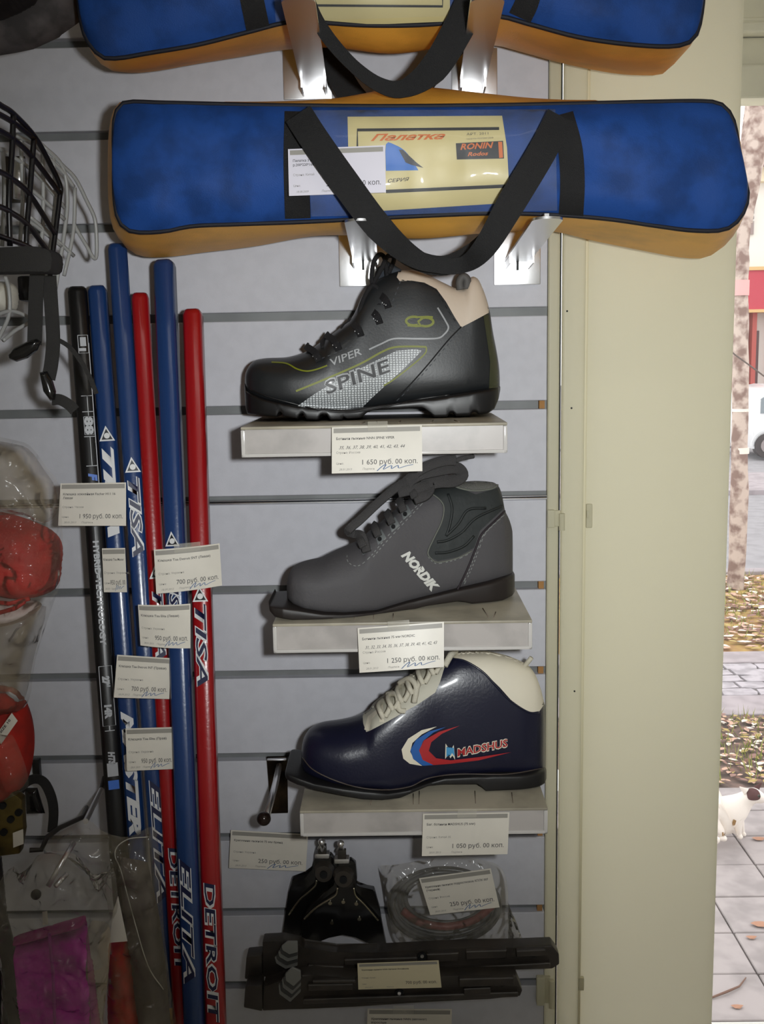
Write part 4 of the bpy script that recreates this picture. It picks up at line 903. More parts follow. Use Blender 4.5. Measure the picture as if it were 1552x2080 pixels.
lace2([(760, 225, -.03), (850, 205, -.034), (920, 190, -.03), (900, 235, -.036), (840, 260, -.036)], .010, 'bow_knot', .006)
for (u, v) in ((592, 508), (668, 455), (736, 393), (795, 330), (850, 262)):
    lace2([(u-6, v-14, -.042), (u-20, v-48, -.034), (u-32, v-72, -.012), (u-24, v-68, .02)], .0075)
# boot 3: navy with white cuff
m_b3 = mat('boot_navy', (20, 22, 44), .36, bump=.1, bump_s=350, coat=.15); m_w3 = mat('cuff_white', (226, 218, 198), .5, bump=.08, bump_s=160)
c6 = T(.4381, 460, 1300)
top3 = [(612, 1540), (613, 1522), (617, 1500), (630, 1483), (652, 1474), (695, 1468), (717, 1463), (743, 1452), (765, 1432), (790, 1412), (815, 1393), (840, 1372), (865, 1358), (890, 1346), (914, 1334), (930, 1328), (950, 1326), (985, 1326), (1020, 1332), (1050, 1342), (1072, 1353), (1086, 1368), (1097, 1395), (1104, 1422), (1109, 1440), (1113, 1475), (1113.5, 1515), (1110, 1550), (1107, 1562)]
ub3 = [(612, 1556), (620, 1566), (640, 1578), (680, 1594), (720, 1601), (790, 1610), (830, 1604), (862, 1592), (900, 1580), (1000, 1574), (1060, 1574), (1108, 1564)]
st3 = [(585, 1567), (592, 1571), (617, 1580), (645, 1590), (701, 1600), (740, 1605), (790, 1610), (830, 1604), (862, 1592), (900, 1580), (1000, 1574), (1060, 1574), (1108, 1564)]
sb3 = [(585, 1572), (588, 1582), (596, 1588), (611, 1595), (650, 1606), (700, 1617), (740, 1625), (790, 1627), (815, 1621), (840, 1609), (870, 1596), (900, 1594), (965, 1594), (975, 1602), (983, 1612), (1020, 1612), (1070, 1607), (1095, 1601), (1108, 1590)]
cuff3 = [(915, 1338), (940, 1342), (980, 1362), (1015, 1396), (1040, 1424), (1060, 1442), (1078, 1448), (1095, 1446), (1106, 1430), (1112, 1380), (1070, 1330), (1000, 1305), (925, 1310), (905, 1330)]
flap3 = [(744, 1487), (752, 1484), (790, 1464), (850, 1430), (884, 1407), (894, 1385), (906, 1345), (898, 1330), (850, 1340), (790, 1390), (735, 1435), (738, 1470)]
B3 = Boot('navy ski boot with white cuff and white laces on the lowest acrylic shelf', top3, st3, sb3, PLAN, PLD, (-.108, -.092), SHELF['c'], m_b3, mat('rubber_black2', (24, 23, 24), .45), [('cuff', m_w3, cuff3), ('lace_flap', mat('flap_white', (196, 192, 176), .6), flap3)], upbot=ub3)
B3.print('swoosh', [poly2(c6([(976, 401), (905, 418), (842, 458), (812, 508), (820, 550), (850, 574), (908, 584), (872, 556), (852, 518), (862, 478), (905, 438)]))], m_w3, .0007)
B3.print('swoosh', [poly2(c6([(1018, 403), (940, 424), (880, 462), (853, 510), (866, 552), (910, 583), (960, 580), (912, 548), (894, 514), (912, 468), (958, 430)]))], mat('print_blue', (36, 92, 166), .5), .0009)
B3.print('swoosh', [poly2(c6([(1082, 397), (985, 426), (915, 466), (893, 512), (910, 556), (960, 580), (1040, 574), (1170, 558), (1322, 520), (1170, 543), (1040, 558), (972, 548), (938, 514), (950, 474), (1000, 434)]))], mat('print_red', (172, 36, 40), .5), .0011)
q = c6([(1070, 542), (1310, 494)])
B3.print('lettering', [line_text('MADSHUS', *q[0], *q[1], 16.5, .06, .2)], m_w3, .0009)
B3.print('lettering', [line_text('MADSHUS', q[0][0]+.6, q[0][1]-1, q[1][0]-.6, q[1][1]-1, 14.5, .02, .2)], mat('print_red', (172, 36, 40), .5), .0013)
B3.print('logo', [poly2(c6([(1014, 552), (1016, 480), (1038, 515), (1054, 486), (1060, 556), (1048, 536), (1038, 548), (1030, 530)]))], m_w3, .0009)
B3.print('logo', [poly2(c6([(1020, 540), (1020, 495), (1038, 525), (1054, 500), (1058, 540), (1046, 524), (1038, 538), (1030, 518)]))], mat('print_sky', (70, 150, 200), .5), .0013)
B3.seam(c6([(352, 545), (400, 600), (500, 650), (620, 685), (740, 695), (850, 680), (940, 640), (1080, 622), (1300, 622), (1460, 596)]), .0008, mat('welt_line', (70, 60, 54), .5), 'welt', .0004)
B3.seam(c6([(1045, 86), (1110, 100), (1190, 150), (1260, 225), (1320, 285), (1400, 335), (1450, 335)]), .0012, m_b3, 'cuff_edge', .0006)
m_l3 = mat('lace_white', (206, 200, 182), .75, bump=.4, bump_s=900)
def lace3(pts, r=.0027, name='lace'):
    b = nb(); tube(b, cat_rom([at(*c6([(p[0], p[1])])[0], B3.Y(c6([(p[0], p[1])])[0][0])+p[2]) for p in pts], 6), r, 8); obj(name, b, m_l3, B3.root, 180)
for (u, v) in ((728, 362), (772, 325), (815, 290), (862, 250), (912, 205), (962, 160)):
    lace3([(u, v, -.039), (u-14, v-30, -.037), (u-22, v-62, -.022), (u-2, v-84, .004)])
    lace3([(u+8, v-6, -.039), (u+28, v-44, -.036), (u+32, v-84, -.02), (u+24, v-110, .006)])
lace3([(745, 250, -.01), (790, 255, -.03), (800, 320, -.04), (830, 330, -.041)], .003, 'lace_end'); lace3([(800, 200, -.01), (850, 180, -.028), (880, 220, -.038), (870, 290, -.040)], .003, 'lace_end')
lace3([(1012, 120, -.02), (1040, 70, -.012), (1062, 52, 0)], .0035, 'lace_end')
lace3([(1376, 128, -.004), (1400, 100, -.01), (1414, 82, -.012)], .0026, 'pull_tab')
B3.print('tongue_ridge', [stroke(c6([(650, 418), (665, 360), (720, 310), (720, 380)]), 10)], m_w3, .0012, B3.root)
# ------------------------------------------------------------------ stuffed, bagged and hung goods
def seg_dist(p, poly):
    best = 1e9
    for (x1, y1), (x2, y2) in zip(poly, poly[1:]+poly[:1]):
        dx, dy = x2-x1, y2-y1; L = dx*dx+dy*dy or 1e-9; t = max(0, min(1, ((p[0]-x1)*dx+(p[1]-y1)*dy)/L)); best = min(best, math.hypot(p[0]-x1-t*dx, p[1]-y1-t*dy))
    return best
def pillow(bm, outline, Y, thick, R=40, nz=.0, ns=20, step=12, smooth=True, back=.6):
    """solid cushion: outline in pixels at depth Y, swelling `thick` towards the room and back*thick towards the wall"""
    O = spl2(list(outline)+[outline[0]], 4)[:-1] if smooth else list(outline)
    yf = Y if callable(Y) else (lambda x, y: Y)
    for sgn in (-1, back):
        def fn(x, y):
            d = min(1, seg_dist((x, y), O)/R); h = math.sqrt(max(0, 1-(1-d)**2)); p = at(x, y, yf(x, y)); p.y += sgn*thick*h
            if nz: p += Vector((.3, 1, .3))*noise.noise(p*ns)*nz*min(1, d*2)
            return p
        put2d(bm, O, [tuple(range(len(O)))], fn, step)
    bmesh.ops.remove_doubles(bm, verts=bm.verts, dist=.0002); return bm
def sheet(bm, outline, Y, puff, R=60, nz=.004, ns=30, step=14):
    """one crinkled skin of a clear bag"""
    O = spl2(list(outline)+[outline[0]], 3)[:-1]; yf = Y if callable(Y) else (lambda x, y: Y)
    def fn(x, y):
        d = min(1, seg_dist((x, y), O)/R); p = at(x, y, yf(x, y)); p.y -= puff*math.sqrt(max(0, 1-(1-d)**2)); q = Vector((p.x*ns*1.6, 3, p.z*ns))
        r = abs(noise.noise(q))+.5*abs(noise.noise(q*2.3)); p.y -= (r-.3)*nz*2*min(1, d*3); return p
    return put2d(bm, O, [tuple(range(len(O)))], fn, step)
c7 = T(.4639, 440, 1660)
m_bak = mat('plastic_black', (18, 17, 17), .22, coat=.4); m_bakm = mat('plastic_dull', (60, 54, 48), .42, noise_s=30, noise_a=.25, bump=.1, bump_s=200); m_steel = mat('wire_steel', (190, 182, 160), .25, 1.0)
# pair of black three-pin bindings hanging from two pegs
def binding(label, outline, Y, knob, wires, rivets, peg):
    r = thing('toe_binding', label, 'ski binding', at(*c7([knob])[0], Y), 'pair of black toe bindings')
    b = nb(); pts = [at(x, y, Y) for x, y in c7(outline)]; prism(b, pts, (0, .010, 0)); bevel(b, b.verts[:], .0022, 2); obj('plate', b, m_bak, r, 40)
    k = c7([knob])[0]; b = nb(); pk = at(k[0], k[1], Y-.004); disc(b, pk, .0125, .010, n=20, r2=.010); kn = obj('latch', b, m_bakm, r, 40)
    b = nb(); disc(b, pk-Vector((0, .006, 0)), .0045, .003, n=14); obj('latch_hole', b, m_stb, kn)
    t = c7([(knob[0]-8, knob[1]-72)])[0]; b = nb(); box(b, at(t[0]-15, t[1]+7, Y-.006), at(t[0]+16, t[1]-13, Y+.006), .0015); obj('clamp', b, m_chrome, r, 30)
    b = nb(); box(b, at(t[0]-8, t[1]-2, Y-.007), at(t[0]+9, t[1]-26, Y-.001), .001); obj('clamp_tab', b, m_bakm, r, 30)
    for wr_ in wires:
        b = nb(); tube(b, cat_rom([at(x, y, Y-.004) for x, y in c7(wr_)], 5), .0011, 7); obj('bail_wire', b, m_steel, r, 180)
    for q in rivets:
        x, y = c7([q])[0]; b = nb(); disc(b, at(x, y, Y-.0008), .0022, .002, n=12); obj('rivet', b, m_steel, r)
    return r
pegs = (((460, 108), (462, 150)), ((543, 116), (540, 180)))
binding('black toe binding, the rear one of the hanging pair', [(428, 175), (440, 163), (500, 166), (512, 180), (516, 270), (500, 300), (470, 330), (400, 400), (372, 455), (368, 545), (330, 505), (288, 545), (283, 530), (300, 430), (315, 330), (330, 272), (390, 262), (425, 235)], -.020, (470, 240), [[(438, 275), (432, 300), (400, 330), (360, 365), (316, 428)]], [], pegs[0])
binding('black toe binding, the front one of the hanging pair', [(525, 200), (540, 188), (590, 190), (610, 205), (616, 270), (606, 300), (625, 310), (690, 318), (712, 400), (722, 460), (748, 588), (735, 590), (650, 545), (610, 520), (552, 509), (490, 522), (430, 547), (410, 560), (400, 572), (378, 572), (368, 555), (372, 455), (400, 400), (470, 330), (520, 300), (516, 260)], -.040, (556, 262), [[(530, 308), (522, 340), (480, 368), (430, 400), (384, 446)], [(600, 308), (610, 345), (645, 380), (708, 452)]], [(497, 375), (555, 370), (612, 378), (505, 462), (625, 445)], pegs[1])
for i, (p0, p1) in enumerate(pegs):
    x, y = c7([p0])[0]; e = c7([p1])[0]; r = thing('peg_hook', 'small chrome peg under the lowest shelf, the %s of two' % ('left one', 'right one')[i], 'hook', at(x, y, -.002))
    b = nb(); tube(b, cat_rom([at(x, y, -.002), at(x, y, -.06+.0*i), at(x+1, y+6, -.064)], 4), .0022, 8); obj('rod', b, m_chrome, r, 180)
    b = nb(); ball(b, at(x, y, -.064), .0042); obj('tip', b, m_chrome, r, 180)
    b = nb(); tube(b, cat_rom([at(x, y, -.050), at(x-7, y+14, -.046), at((x+e[0])/2-3, (y+e[1])/2, -.044), at(e[0], e[1], -.042), at((x+e[0])/2+5, (y+e[1])/2, -.044), at(x+6, y+12, -.046)], 4), .0011, 6, closed=True); obj('hanging_ring', b, m_chrome, r, 180)
P('price tag reading 250 beside the hanging toe bindings', [(469, 1686), (626, 1695), (621, 1770), (465, 1763)], (-.016,)*4, '250 руб. 00 коп.', ['Крепление лыжное 75 мм бренд'], side='Украина')
# chrome ball hook left of the navy boot
r = thing('ball_hook', 'single chrome hook with a dark ball end, left of the navy boot', 'hook', at(562, 1600, -.002))
b = nb(); prism(b, [at(x, y, -.0045) for x, y in ((541, 1538), (583, 1537), (585, 1652), (550, 1653))], (0, .003, 0)); bevel(b, b.verts[:], .0006, 1); obj('back_plate', b, mat('chrome_dark_reflection', (96, 84, 70), .2, 1.0, noise_s=25, noise_a=.7), r, 30)  # plate colour darkened and mottled to carry the dark reflections in the chrome
b = nb(); box(b, at(542, 1546, -.010), at(583, 1537, -.002), .001); obj('top_lip', b, m_chrome, r, 30)
b = nb(); tube(b, [at(567, 1555, -.004), at(560, 1590, -.055), at(541, 1662, -.13)], .0036, 10); obj('rod', b, m_chrome, r, 180)
b = nb(); ball(b, at(536, 1663, -.132), .0075, 16, 10); obj('ball_tip', b, mat('ball_dark', (40, 30, 26), .15, .3), r, 180)
# packet with coiled heel cables
pk = thing('packet', 'clear plastic packet holding a coil of grey cables', 'packet', at(908, 1900, -.03))
m_coil = mat('cable_coil', (96, 97, 100), .35, noise_s=20, noise_a=.2)
for k in range(7):
    rx, ry, dx, dy = 112-k*5, 76-k*4.6, random.uniform(-3, 3), random.uniform(-3, 3)-k*2
    b = nb(); tube(b, [at(905+dx+rx*math.cos(a), 1838+dy+ry*math.sin(a), -.034-.004*math.sin(k*2.1)-.003*math.cos(a*2+k)) for a in [2*math.pi*i/40 for i in range(40)]], .0026, 7, closed=True); obj('cable', b, m_coil, pk, 180)
b = nb(); tube(b, cat_rom([at(x, y, -.040) for x, y in ((818, 1850), (850, 1872), (905, 1882), (960, 1870), (1000, 1840))], 5), .0045, 8); obj('red_sleeve', b, mat('sleeve_red', (120, 50, 48), .5), pk, 180)
m_film = film('poly_bag', (206, 198, 180), .86, .16, .3, .006)
O_ = c7([(716, 210), (800, 205), (960, 176), (1070, 170), (1180, 190), (1232, 210), (1262, 250), (1276, 330), (1278, 470), (1282, 540), (1340, 530), (1336, 556), (1240, 572), (1100, 580), (900, 578), (800, 560), (760, 480), (738, 330)])
b = nb(); sheet(b, O_, -.046, .012, 50, .004, 36, 10); obj('front_film', b, m_film, pk, 180)
b = nb(); sheet(b, O_, -.014, -.003, 50, .001, 34, 22); obj('back_film', b, film('poly_bag_back', (196, 196, 196), .93, .2, .1), pk, 180)
P('tilted price tag reading 250 tucked on the clear cable packet', [(851, 1784), (997, 1764), (1015, 1843), (874, 1859)], (-.066,)*4, '250 руб. 00 коп.', ['Крепление лыжное подростковое КПЛК 007', '(Черный)'], side='Россия')
# two long automatic bindings
def long_binding(label, body, block, lever, Y, rails, holes):
    r = thing('ski_binding', label, 'ski binding', at(*c7([body[len(body)//2]])[0], Y), 'long black ski bindings')
    b = nb(); prism(b, [at(x, y, Y) for x, y in c7(body)], (0, .018, 0)); bevel(b, b.verts[:], .0022, 2); obj('base_plate', b, m_bakm, r, 40)
    b = nb(); prism(b, [at(x, y, Y-.004) for x, y in c7(block)], (0, .020, 0)); bevel(b, b.verts[:], .002, 2); obj('toe_block', b, m_bakm, r, 40)
    for (a_, c_, w_) in rails:
        (x0, y0), (x1, y1) = c7([a_, c_]); p0, p1 = at(x0, y0, Y-.002), at(x1, y1, Y-.002); d = (p1-p0)/2
        b = nb(); obox(b, (p0+p1)/2, d, Vector((0, .004, 0)), Vector((0, 0, w_)), .001, 1); obj('rail', b, m_bakm, r, 30)
    cx0 = sum(p[0] for p in lever)/len(lever); cy0 = sum(p[1] for p in lever)/len(lever)
    for k in range(5):
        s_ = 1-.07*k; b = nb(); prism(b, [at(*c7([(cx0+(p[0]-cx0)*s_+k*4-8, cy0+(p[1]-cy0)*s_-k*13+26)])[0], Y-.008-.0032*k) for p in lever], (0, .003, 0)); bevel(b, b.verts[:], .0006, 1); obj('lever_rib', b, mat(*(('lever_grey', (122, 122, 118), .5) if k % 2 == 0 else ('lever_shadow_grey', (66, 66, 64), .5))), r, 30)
    for q in holes:
        x, y = c7([q])[0]; b = nb(); disc(b, at(x, y, Y-.001), .005, .003, n=16); h = obj('screw_hole', b, m_stb, r)
        b = nb(); disc(b, at(x, y, Y-.003), .002, .002, n=10); obj('screw', b, m_chrome, h)
    return r
long_binding('upper of the two long black ski bindings, reaching to the shutter', [(200, 545), (290, 540), (365, 555), (380, 580), (520, 600), (700, 592), (900, 582), (1100, 572), (1300, 570), (1470, 560), (1500, 600), (1502, 645), (1470, 665), (1300, 668), (1100, 675), (900, 690), (600, 694), (400, 690), (250, 705), (200, 700)], [(130, 612), (198, 605), (198, 715), (122, 710)], [(262, 590), (300, 560), (360, 560), (362, 625), (310, 640), (268, 615)], -.085,
    [((560, 628), (880, 618), .0035), ((400, 655), (560, 660), .004), ((920, 610), (1060, 604), .005), ((1090, 598), (1270, 592), .005), ((960, 668), (1460, 640), .003), ((1310, 592), (1440, 586), .004)], [(1388, 592), (900, 608)])
long_binding('lower of the two long black ski bindings, the shorter one', [(205, 735), (290, 720), (375, 690), (420, 690), (600, 704), (1000, 698), (1310, 690), (1340, 760), (1330, 785), (1200, 795), (900, 810), (600, 830), (370, 840), (200, 850)], [(125, 742), (200, 735), (200, 852), (118, 835)], [(278, 710), (320, 668), (372, 690), (376, 740), (330, 785), (282, 750)], -.108,
    [((400, 740), (600, 736), .004), ((1060, 718), (1300, 712), .005), ((380, 800), (1320, 768), .003), ((1080, 758), (1200, 752), .004), ((420, 715), (610, 712), .002)], [(1250, 720), (800, 770)])
P('yellowed price tag reading 700 on the two long ski bindings', [(726, 1957), (891, 1951), (897, 2006), (728, 2010)], (-.124,)*4, '700 руб. 00 коп.', ['Крепление лыжное NNN Автомат Ротофелла'], side='Китай', pen=False, paper=mat('tag_yellowed', (214, 204, 172), .45))
P('price tag below the long bindings, cut off by the photo bottom', [(747, 2049), (918, 2050), (916, 2130), (744, 2128)], (-.060,)*4, '450 руб. 00 коп.', ['Крепления лыжные NNN (автомат)', 'взрослые'], side='Россия', tape=(.3, .55))
# ------------------------------------------------------------------ left edge: face cages, gloves, bagged goods
m_wk = mat('wire_black', (14, 12, 14), .35); m_ww = mat('wire_white', (158, 158, 156), .35); m_str = mat('strap_dark', (34, 32, 30), .8, bump=.4, bump_s=1500)
def cage(label, wires, yf, rad, m, base):
    r = thing('face_cage', label, 'face cage', at(*base, -.15))
    for w_ in wires:
        b = nb(); tube(b, cat_rom([at(x, y, yf(x, y)) for x, y in w_], 5), rad, 7); obj('wire', b, m, r, 180)
    return r
ck = cage('black wire face cage hanging at the left edge above the straps', [
    [(-40, 185), (0, 213), (27, 231), (70, 277), (100, 330), (122, 377), (121, 403), (112, 476), (106, 523), (101, 565)], [(-40, 212), (0, 233), (27, 249), (69, 281)],
    [(-40, 246), (0, 266), (29, 284), (68, 322), (121, 392)], [(-40, 330), (0, 349), (18, 359), (60, 395), (112, 476)], [(-40, 405), (0, 420), (20, 430), (57, 458), (104, 520)], [(-40, 465), (0, 480), (46, 496), (84, 516)],
    [(27, 229), (24, 308), (18, 399), (20, 500)], [(69, 277), (60, 395), (55, 454), (53, 500)], [(-10, 206), (-14, 320), (-16, 490)]], lambda x, y: -.205-.0009*(110-x), .0024, m_wk, (20, 480))
b = nb(); prism(b, [at(x, y, -.30) for x, y in spl2([(-40, 505), (60, 500), (98, 508), (105, 530), (98, 552), (60, 551), (-40, 553)], 3)], (0, .03, 0)); bevel(b, b.verts[:], .004, 2); obj('chin_pad', b, m_str, ck, 40)
cw = cage('white wire face cage hanging behind the black cage', [
    [(40, 262), (62, 276), (88, 297), (126, 337), (137, 400), (131, 470), (117, 560), (110, 602)], [(88, 297), (126, 335), (153, 363), (176, 408), (192, 443), (196, 480), (196, 518), (190, 524), (176, 500), (159, 472), (150, 455)],
    [(33, 275), (73, 298), (126, 348), (150, 380)], [(-30, 285), (0, 303), (70, 350), (131, 422)], [(-30, 330), (30, 365), (75, 395), (131, 446)], [(-30, 400), (0, 420), (60, 450), (125, 500)], [(60, 440), (90, 465), (150, 520)],
    [(86, 300), (88, 400), (85, 480), (70, 560)], [(108, 320), (112, 400), (102, 500), (92, 560)], [(42, 285), (46, 400), (40, 500)], [(152, 381), (149, 470), (130, 560)], [(6, 300), (8, 400), (4, 500)], [(10, 560), (18, 590), (18, 640), (-4, 690)], [(-10, 640), (26, 632), (62, 650), (30, 672), (6, 692)]], lambda x, y: -.135-.0005*(150-x), .0019, m_ww, (60, 480))
b = nb(); pillow(b, [(-30, 575), (10, 572), (32, 582), (37, 606), (30, 632), (0, 640), (-30, 640)], -.16, .022, 30, step=8); obj('chin_cup', b, mat('cup_white', (196, 192, 180), .4), cw, 180)
b = nb(); box(b, at(36, 612, -.15), at(78, 562, -.13), .004); obj('side_pad', b, m_wk, cw, 40)
r = thing('chrome_bracket', 'small chrome bracket seen through the two face cages', 'hook', at(40, 380, -.01))
b = nb(); tube(b, [at(38, 405, -.012), at(40, 322, -.012)], .006, 12); obj('post', b, m_chrome, r, 180)
b = nb(); box(b, at(10, 412, -.006), at(52, 318, -.0015), .001); obj('back_plate', b, m_bakm, r, 30)
def strap(label, pts, Y, wpx, buckle=None, tail=None):
    r = thing('helmet_strap', label, 'strap', at(pts[0][0], pts[0][1], Y))
    b = nb(); P_ = cat_rom([at(x, y, Y) for x, y in pts], 5); webbing(b, P_, wpx/ppm(Y), .002, (.2, -1, 0)); obj('webbing', b, m_str, r, 40)
    if buckle: b = nb(); pillow(b, buckle, Y-.004, .006, 12, step=6, smooth=False); obj('buckle', b, m_bak, r, 60)
    if tail: b = nb(); webbing(b, cat_rom([at(x, y, Y) for x, y in tail], 5), 22/ppm(Y), .002, (.2, -1, .3)); obj('tail', b, m_str, r, 40)
    return r
strap('shorter dark chin strap ending in a black snap buckle', [(78, 540), (74, 580), (72, 640), (70, 700)], -.225, 28, [(16, 722), (30, 706), (54, 694), (74, 688), (84, 694), (76, 712), (56, 728), (34, 735), (20, 730)])
strap('longer dark chin strap with a bent buckle against the black stick', [(100, 560), (104, 620), (108, 690), (104, 740), (98, 770)], -.215, 27, [(80, 756), (96, 754), (108, 775), (114, 795), (112, 812), (102, 814), (88, 795)], [(106, 812), (122, 812), (140, 822), (152, 834)])
strap('thin cord strap running from the long chin strap across the black stick', [(108, 685), (140, 704), (165, 735), (182, 765), (196, 800)], -.19, 9)
# top-left dark bag
b = nb(); pillow(b, [(-60, -60), (175, -60), (163, 44), (112, 80), (68, 100), (30, 108), (-60, 122)], -.13, .03, 60, .004, 20, 16, smooth=False); tag(obj('fabric_bag', b, mat('fabric_grey', (96, 90, 90), .85, noise_s=40, noise_a=.3), smooth=180), 'grey fabric bag hanging in the top left corner', 'bag')
b = nb(); pillow(b, [(-60, -60), (110, -60), (70, 8), (34, 28), (0, 42), (-60, 52)], -.20, .03, 50, .004, 20, 16, smooth=False); tag(obj('fabric_bag', b, mat('fabric_black', (22, 14, 14), .9), smooth=180), 'black fabric bag in front of the grey bag, in the top left corner', 'bag')
# bagged red gloves
gl = thing('bagged_glove', 'red and white gloves in a cloudy plastic bag at the left edge', 'glove', at(20, 1300, -.15))
m_red = mat('glove_red', (190, 14, 12), .7, noise_s=25, noise_a=.2, bump=.3, bump_s=300)
b = nb(); pillow(b, [(-60, 1035), (0, 1040), (50, 1052), (95, 1072), (122, 1102), (125, 1150), (112, 1196), (60, 1214), (0, 1206), (-60, 1195)], -.17, .045, 60, .006, 18, 14); obj('hand', b, m_red, gl, 180)
b = nb(); pillow(b, [(-60, 1205), (0, 1208), (50, 1216), (82, 1232), (60, 1252), (30, 1266), (-60, 1276)], -.175, .04, 30, .004, 30, 10); obj('cuff_band', b, mat('glove_white', (206, 190, 184), .7), gl, 180)
for pts in ([(-20, 1222), (20, 1226), (60, 1216)], [(-20, 1250), (30, 1236), (50, 1222)]):
    b = nb(); tube(b, pxs(pts, -.226), .0022, 6); obj('cord', b, m_red, gl, 180)
m_fog = film('bag_foggy', (172, 160, 140), .88, .16, .22, .006)
b = nb(); sheet(b, [(-60, 875), (20, 892), (60, 905), (95, 950), (120, 985), (126, 1060), (128, 1130), (122, 1185), (100, 1250), (72, 1340), (58, 1425), (20, 1445), (-60, 1420)], -.20, .04, 60, .007, 22, 12); obj('bag_film', b, m_fog, gl, 180)
for O2 in ([(-60, 885), (20, 900), (58, 912), (90, 955), (112, 990), (116, 1040), (90, 1062), (50, 1046), (-60, 1030)], [(-60, 1262), (40, 1250), (94, 1232), (70, 1330), (56, 1400), (44, 1425), (20, 1405), (-60, 1392)]):
    b = nb(); sheet(b, O2, -.196, .03, 50, .008, 24, 10); obj('bag_fold', b, film('bag_cloudy', (176, 160, 134), .66, .2, .22, .006), gl, 180)
g2 = thing('bagged_glove', 'red orange padded mitt with a white size label at the left edge', 'glove', at(20, 1600, -.15))
b = nb(); pillow(b, [(-60, 1390), (0, 1394), (30, 1405), (52, 1436), (67, 1490), (66, 1550), (48, 1596), (10, 1620), (-60, 1630)], -.18, .05, 60, .004, 18, 14); obj('hand', b, mat('glove_vermilion', (190, 34, 18), .75, noise_s=30, noise_a=.2), g2, 180)
b = nb(); put2d(b, *poly2([(-10, 1496), (24, 1448), (36, 1464), (2, 1512)]), lambda x, y: at(x, y, -.236), 10); lb = obj('size_label', b, m_paper, g2)
b = nb()
put2d(b, *line_text('SIZE 10', 2, 1490, 22, 1463, 5, .02), lambda x, y: at(x, y, -.2366)); obj('lettering', b, m_ink, lb)
b = nb(); sheet(b, [(-60, 1470), (10, 1492), (30, 1500), (58, 1580), (40, 1610), (-60, 1640)], -.235, .015, 30, .006, 30, 10); obj('bag_film', b, m_fog, g2, 180)
# brass coloured bracket with a small label
br = thing('skate_bracket', 'dull brass bracket with round holes and a small paper label', 'bracket', at(20, 1700, -.19))
b = nb(); prism(b, [at(x, y, -.205) for x, y in ((-40, 1612), (20, 1606), (44, 1625), (46, 1690), (40, 1735), (-40, 1745))], (0, .012, 0)); bevel(b, b.verts[:], .002, 2); obj('plate', b, mat('brass_dull', (112, 96, 52), .35, .6, noise_s=30, noise_a=.4), br, 40)
for (x, y) in ((6, 1636), (22, 1664), (38, 1650), (8, 1690)): b = nb(); disc(b, at(x, y, -.206), .0035, .004, n=14); obj('hole', b, m_stb, br)
b = nb(); put2d(b, *poly2([(26, 1692), (47, 1684), (48, 1714), (27, 1722)]), lambda x, y: at(x, y, -.208)); obj('paper_label', b, m_paper, br)
sp = strap('black curved strap with a block buckle behind the mitt', [(40, 1606), (52, 1590), (72, 1582), (90, 1590), (104, 1618), (109, 1650), (106, 1690)], -.10, 20, [(50, 1600), (76, 1600), (92, 1652), (54, 1653)])
b = nb(); box(b, at(67, 1582, -.012), at(83, 1538, -.004), .001); obj('hanger', b, m_wk, sp, 30)
def rods(label, groups):
    r = thing('display_hook', label, 'hook', at(*groups[0][0][0][:2], -.05))
    for g, rad, m in groups: b = nb(); tube(b, [at(*p) for p in g], rad, 8); obj('rod', b, m, r, 60)
    return r
rods('chrome prong rising from the bagged goods to the black stick', [([(174, 1668, -.16), (206, 1604, -.03)], .0030, m_chrome), ([(206, 1604, -.03), (212, 1580, -.004)], .003, m_bakm)])
rods('bent dark wire hook rising over the clear bags', [([(60, 1727, -.17), (84, 1726, -.165), (96, 1700, -.15), (120, 1682, -.13), (168, 1660, -.08), (176, 1640, -.02)], .0026, m_bakm)])
# clear bag with the purple pad, and the bag behind it
pb = thing('bagged_pad', 'purple foam pad in a crumpled clear bag at the bottom left', 'pad', at(120, 2070, -.22))
b = nb(); pillow(b, [(34, 1912), (176, 1876), (186, 1960), (206, 2120), (62, 2120), (42, 2000)], -.235, .022, 9, .001, 20, 10, smooth=False); obj('foam_pad', b, mat('foam_purple', (222, 16, 196), .6, noise_s=60, noise_a=.15, bump=.2, bump_s=200), pb, 180)
b = nb(); pillow(b, [(28, 1904), (172, 1862), (177, 1874), (34, 1914)], -.242, .012, 6, 0, 20, 8, smooth=False); obj('foam_edge', b, mat('foam_magenta', (170, 8, 130), .6), pb, 180)
b = nb(); tube(b, pxs([(100, 1896), (108, 1980), (112, 2100)], -.267), .0016, 6); obj('foam_seam', b, mat('foam_seam', (186, 60, 168), .6), pb, 180)
b = nb(); ball(b, at(73, 1817, -.275), .0048, 12, 8); obj('press_stud', b, m_wk, pb, 180)
b = nb(); put2d(b, *poly2([(86, 1852), (96, 1850), (98, 1878), (87, 1880)]), lambda x, y: at(x, y, -.272)); obj('paper_slip', b, m_paper, pb)
for g in ([(150, 1712, -.24), (128, 1748, -.262), (98, 1800, -.27)], [(136, 1775, -.255), (112, 1800, -.268)]): b = nb(); tube(b, [at(*p) for p in g], .0024, 8); obj('hanger_rod', b, m_chrome, pb, 180)
b = nb(); sheet(b, [(-20, 1880), (-6, 1800), (28, 1760), (50, 1790), (76, 1738), (140, 1730), (176, 1760), (205, 1808), (230, 1762), (240, 1840), (226, 1880), (222, 1960), (212, 2050), (206, 2120), (24, 2120), (4, 1960)], -.262, .022, 40, .008, 30, 9); obj('bag_film', b, m_film, pb, 180)
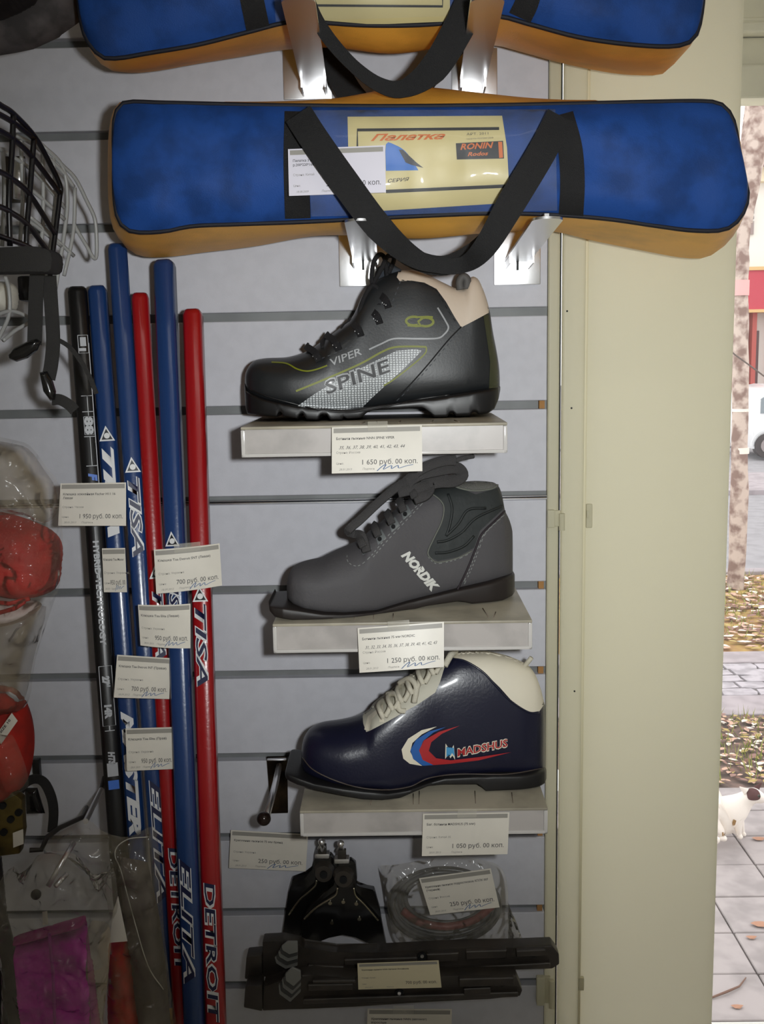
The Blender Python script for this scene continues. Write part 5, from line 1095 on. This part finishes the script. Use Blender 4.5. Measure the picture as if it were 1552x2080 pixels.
b = nb(); sheet(b, [(186, 1870), (222, 1880), (222, 1960), (212, 2050), (206, 2120), (190, 2120), (180, 2000), (176, 1900)], -.266, .012, 16, .008, 40, 8); obj('bag_fold', b, film('bag_fold', (190, 172, 140), .6, .15, .2), pb, 180)
bb_ = thing('bagged_gloves', 'red and dark gloves in a clear bag behind the purple pad', 'glove', at(280, 2070, -.19))
b = nb(); pillow(b, [(222, 1916), (258, 1908), (276, 1990), (300, 2120), (222, 2120), (220, 2000)], -.185, .02, 24, .004, 24, 10, smooth=False); obj('red_palm', b, mat('glove_orange', (225, 40, 16), .7, noise_s=20, noise_a=.35), bb_, 180)
b = nb(); pillow(b, [(244, 1740), (300, 1752), (322, 1850), (336, 1950), (350, 2120), (290, 2120), (264, 1930), (250, 1830)], -.180, .02, 26, .004, 24, 12, smooth=False); obj('dark_back', b, mat('glove_slate', (82, 74, 76), .75, noise_s=20, noise_a=.25), bb_, 180)
b = nb(); put2d(b, *poly2([(240, 1820), (259, 1912), (222, 1915), (230, 1850)]), lambda x, y: at(x, y, -.252)); obj('paper_card', b, mat('card_white', (226, 220, 212), .5), bb_)
b = nb(); sheet(b, [(84, 1728), (108, 1700), (150, 1676), (178, 1664), (212, 1690), (262, 1700), (312, 1678), (322, 1720), (328, 1800), (334, 1900), (345, 2000), (352, 2120), (214, 2120), (226, 1900), (205, 1800), (140, 1740)], -.222, .018, 40, .008, 28, 10); obj('bag_film', b, film('bag_smoky', (178, 166, 140), .82, .16, .3, .006), bb_, 180)
b = nb(); tube(b, cat_rom([at(x, y, -.238) for x, y in ((300, 1700), (262, 1704), (238, 1720), (234, 1740), (246, 1770), (270, 1860), (300, 1960), (332, 2010))], 5), .0006, 6); obj('film_fold', b, film('fold_line', (236, 232, 220), .6, .15, .3), bb_, 180)
b = nb(); pillow(b, [(-60, 1740), (0, 1745), (12, 1860), (36, 1960), (56, 2120), (-60, 2120)], -.19, .04, 50, .006, 22, 14, smooth=False); tag(obj('dark_glove', b, mat('glove_dark', (34, 24, 22), .5, noise_s=18, noise_a=.5), smooth=180), 'dark glossy glove in the bottom left corner, beside the purple pad', 'glove')
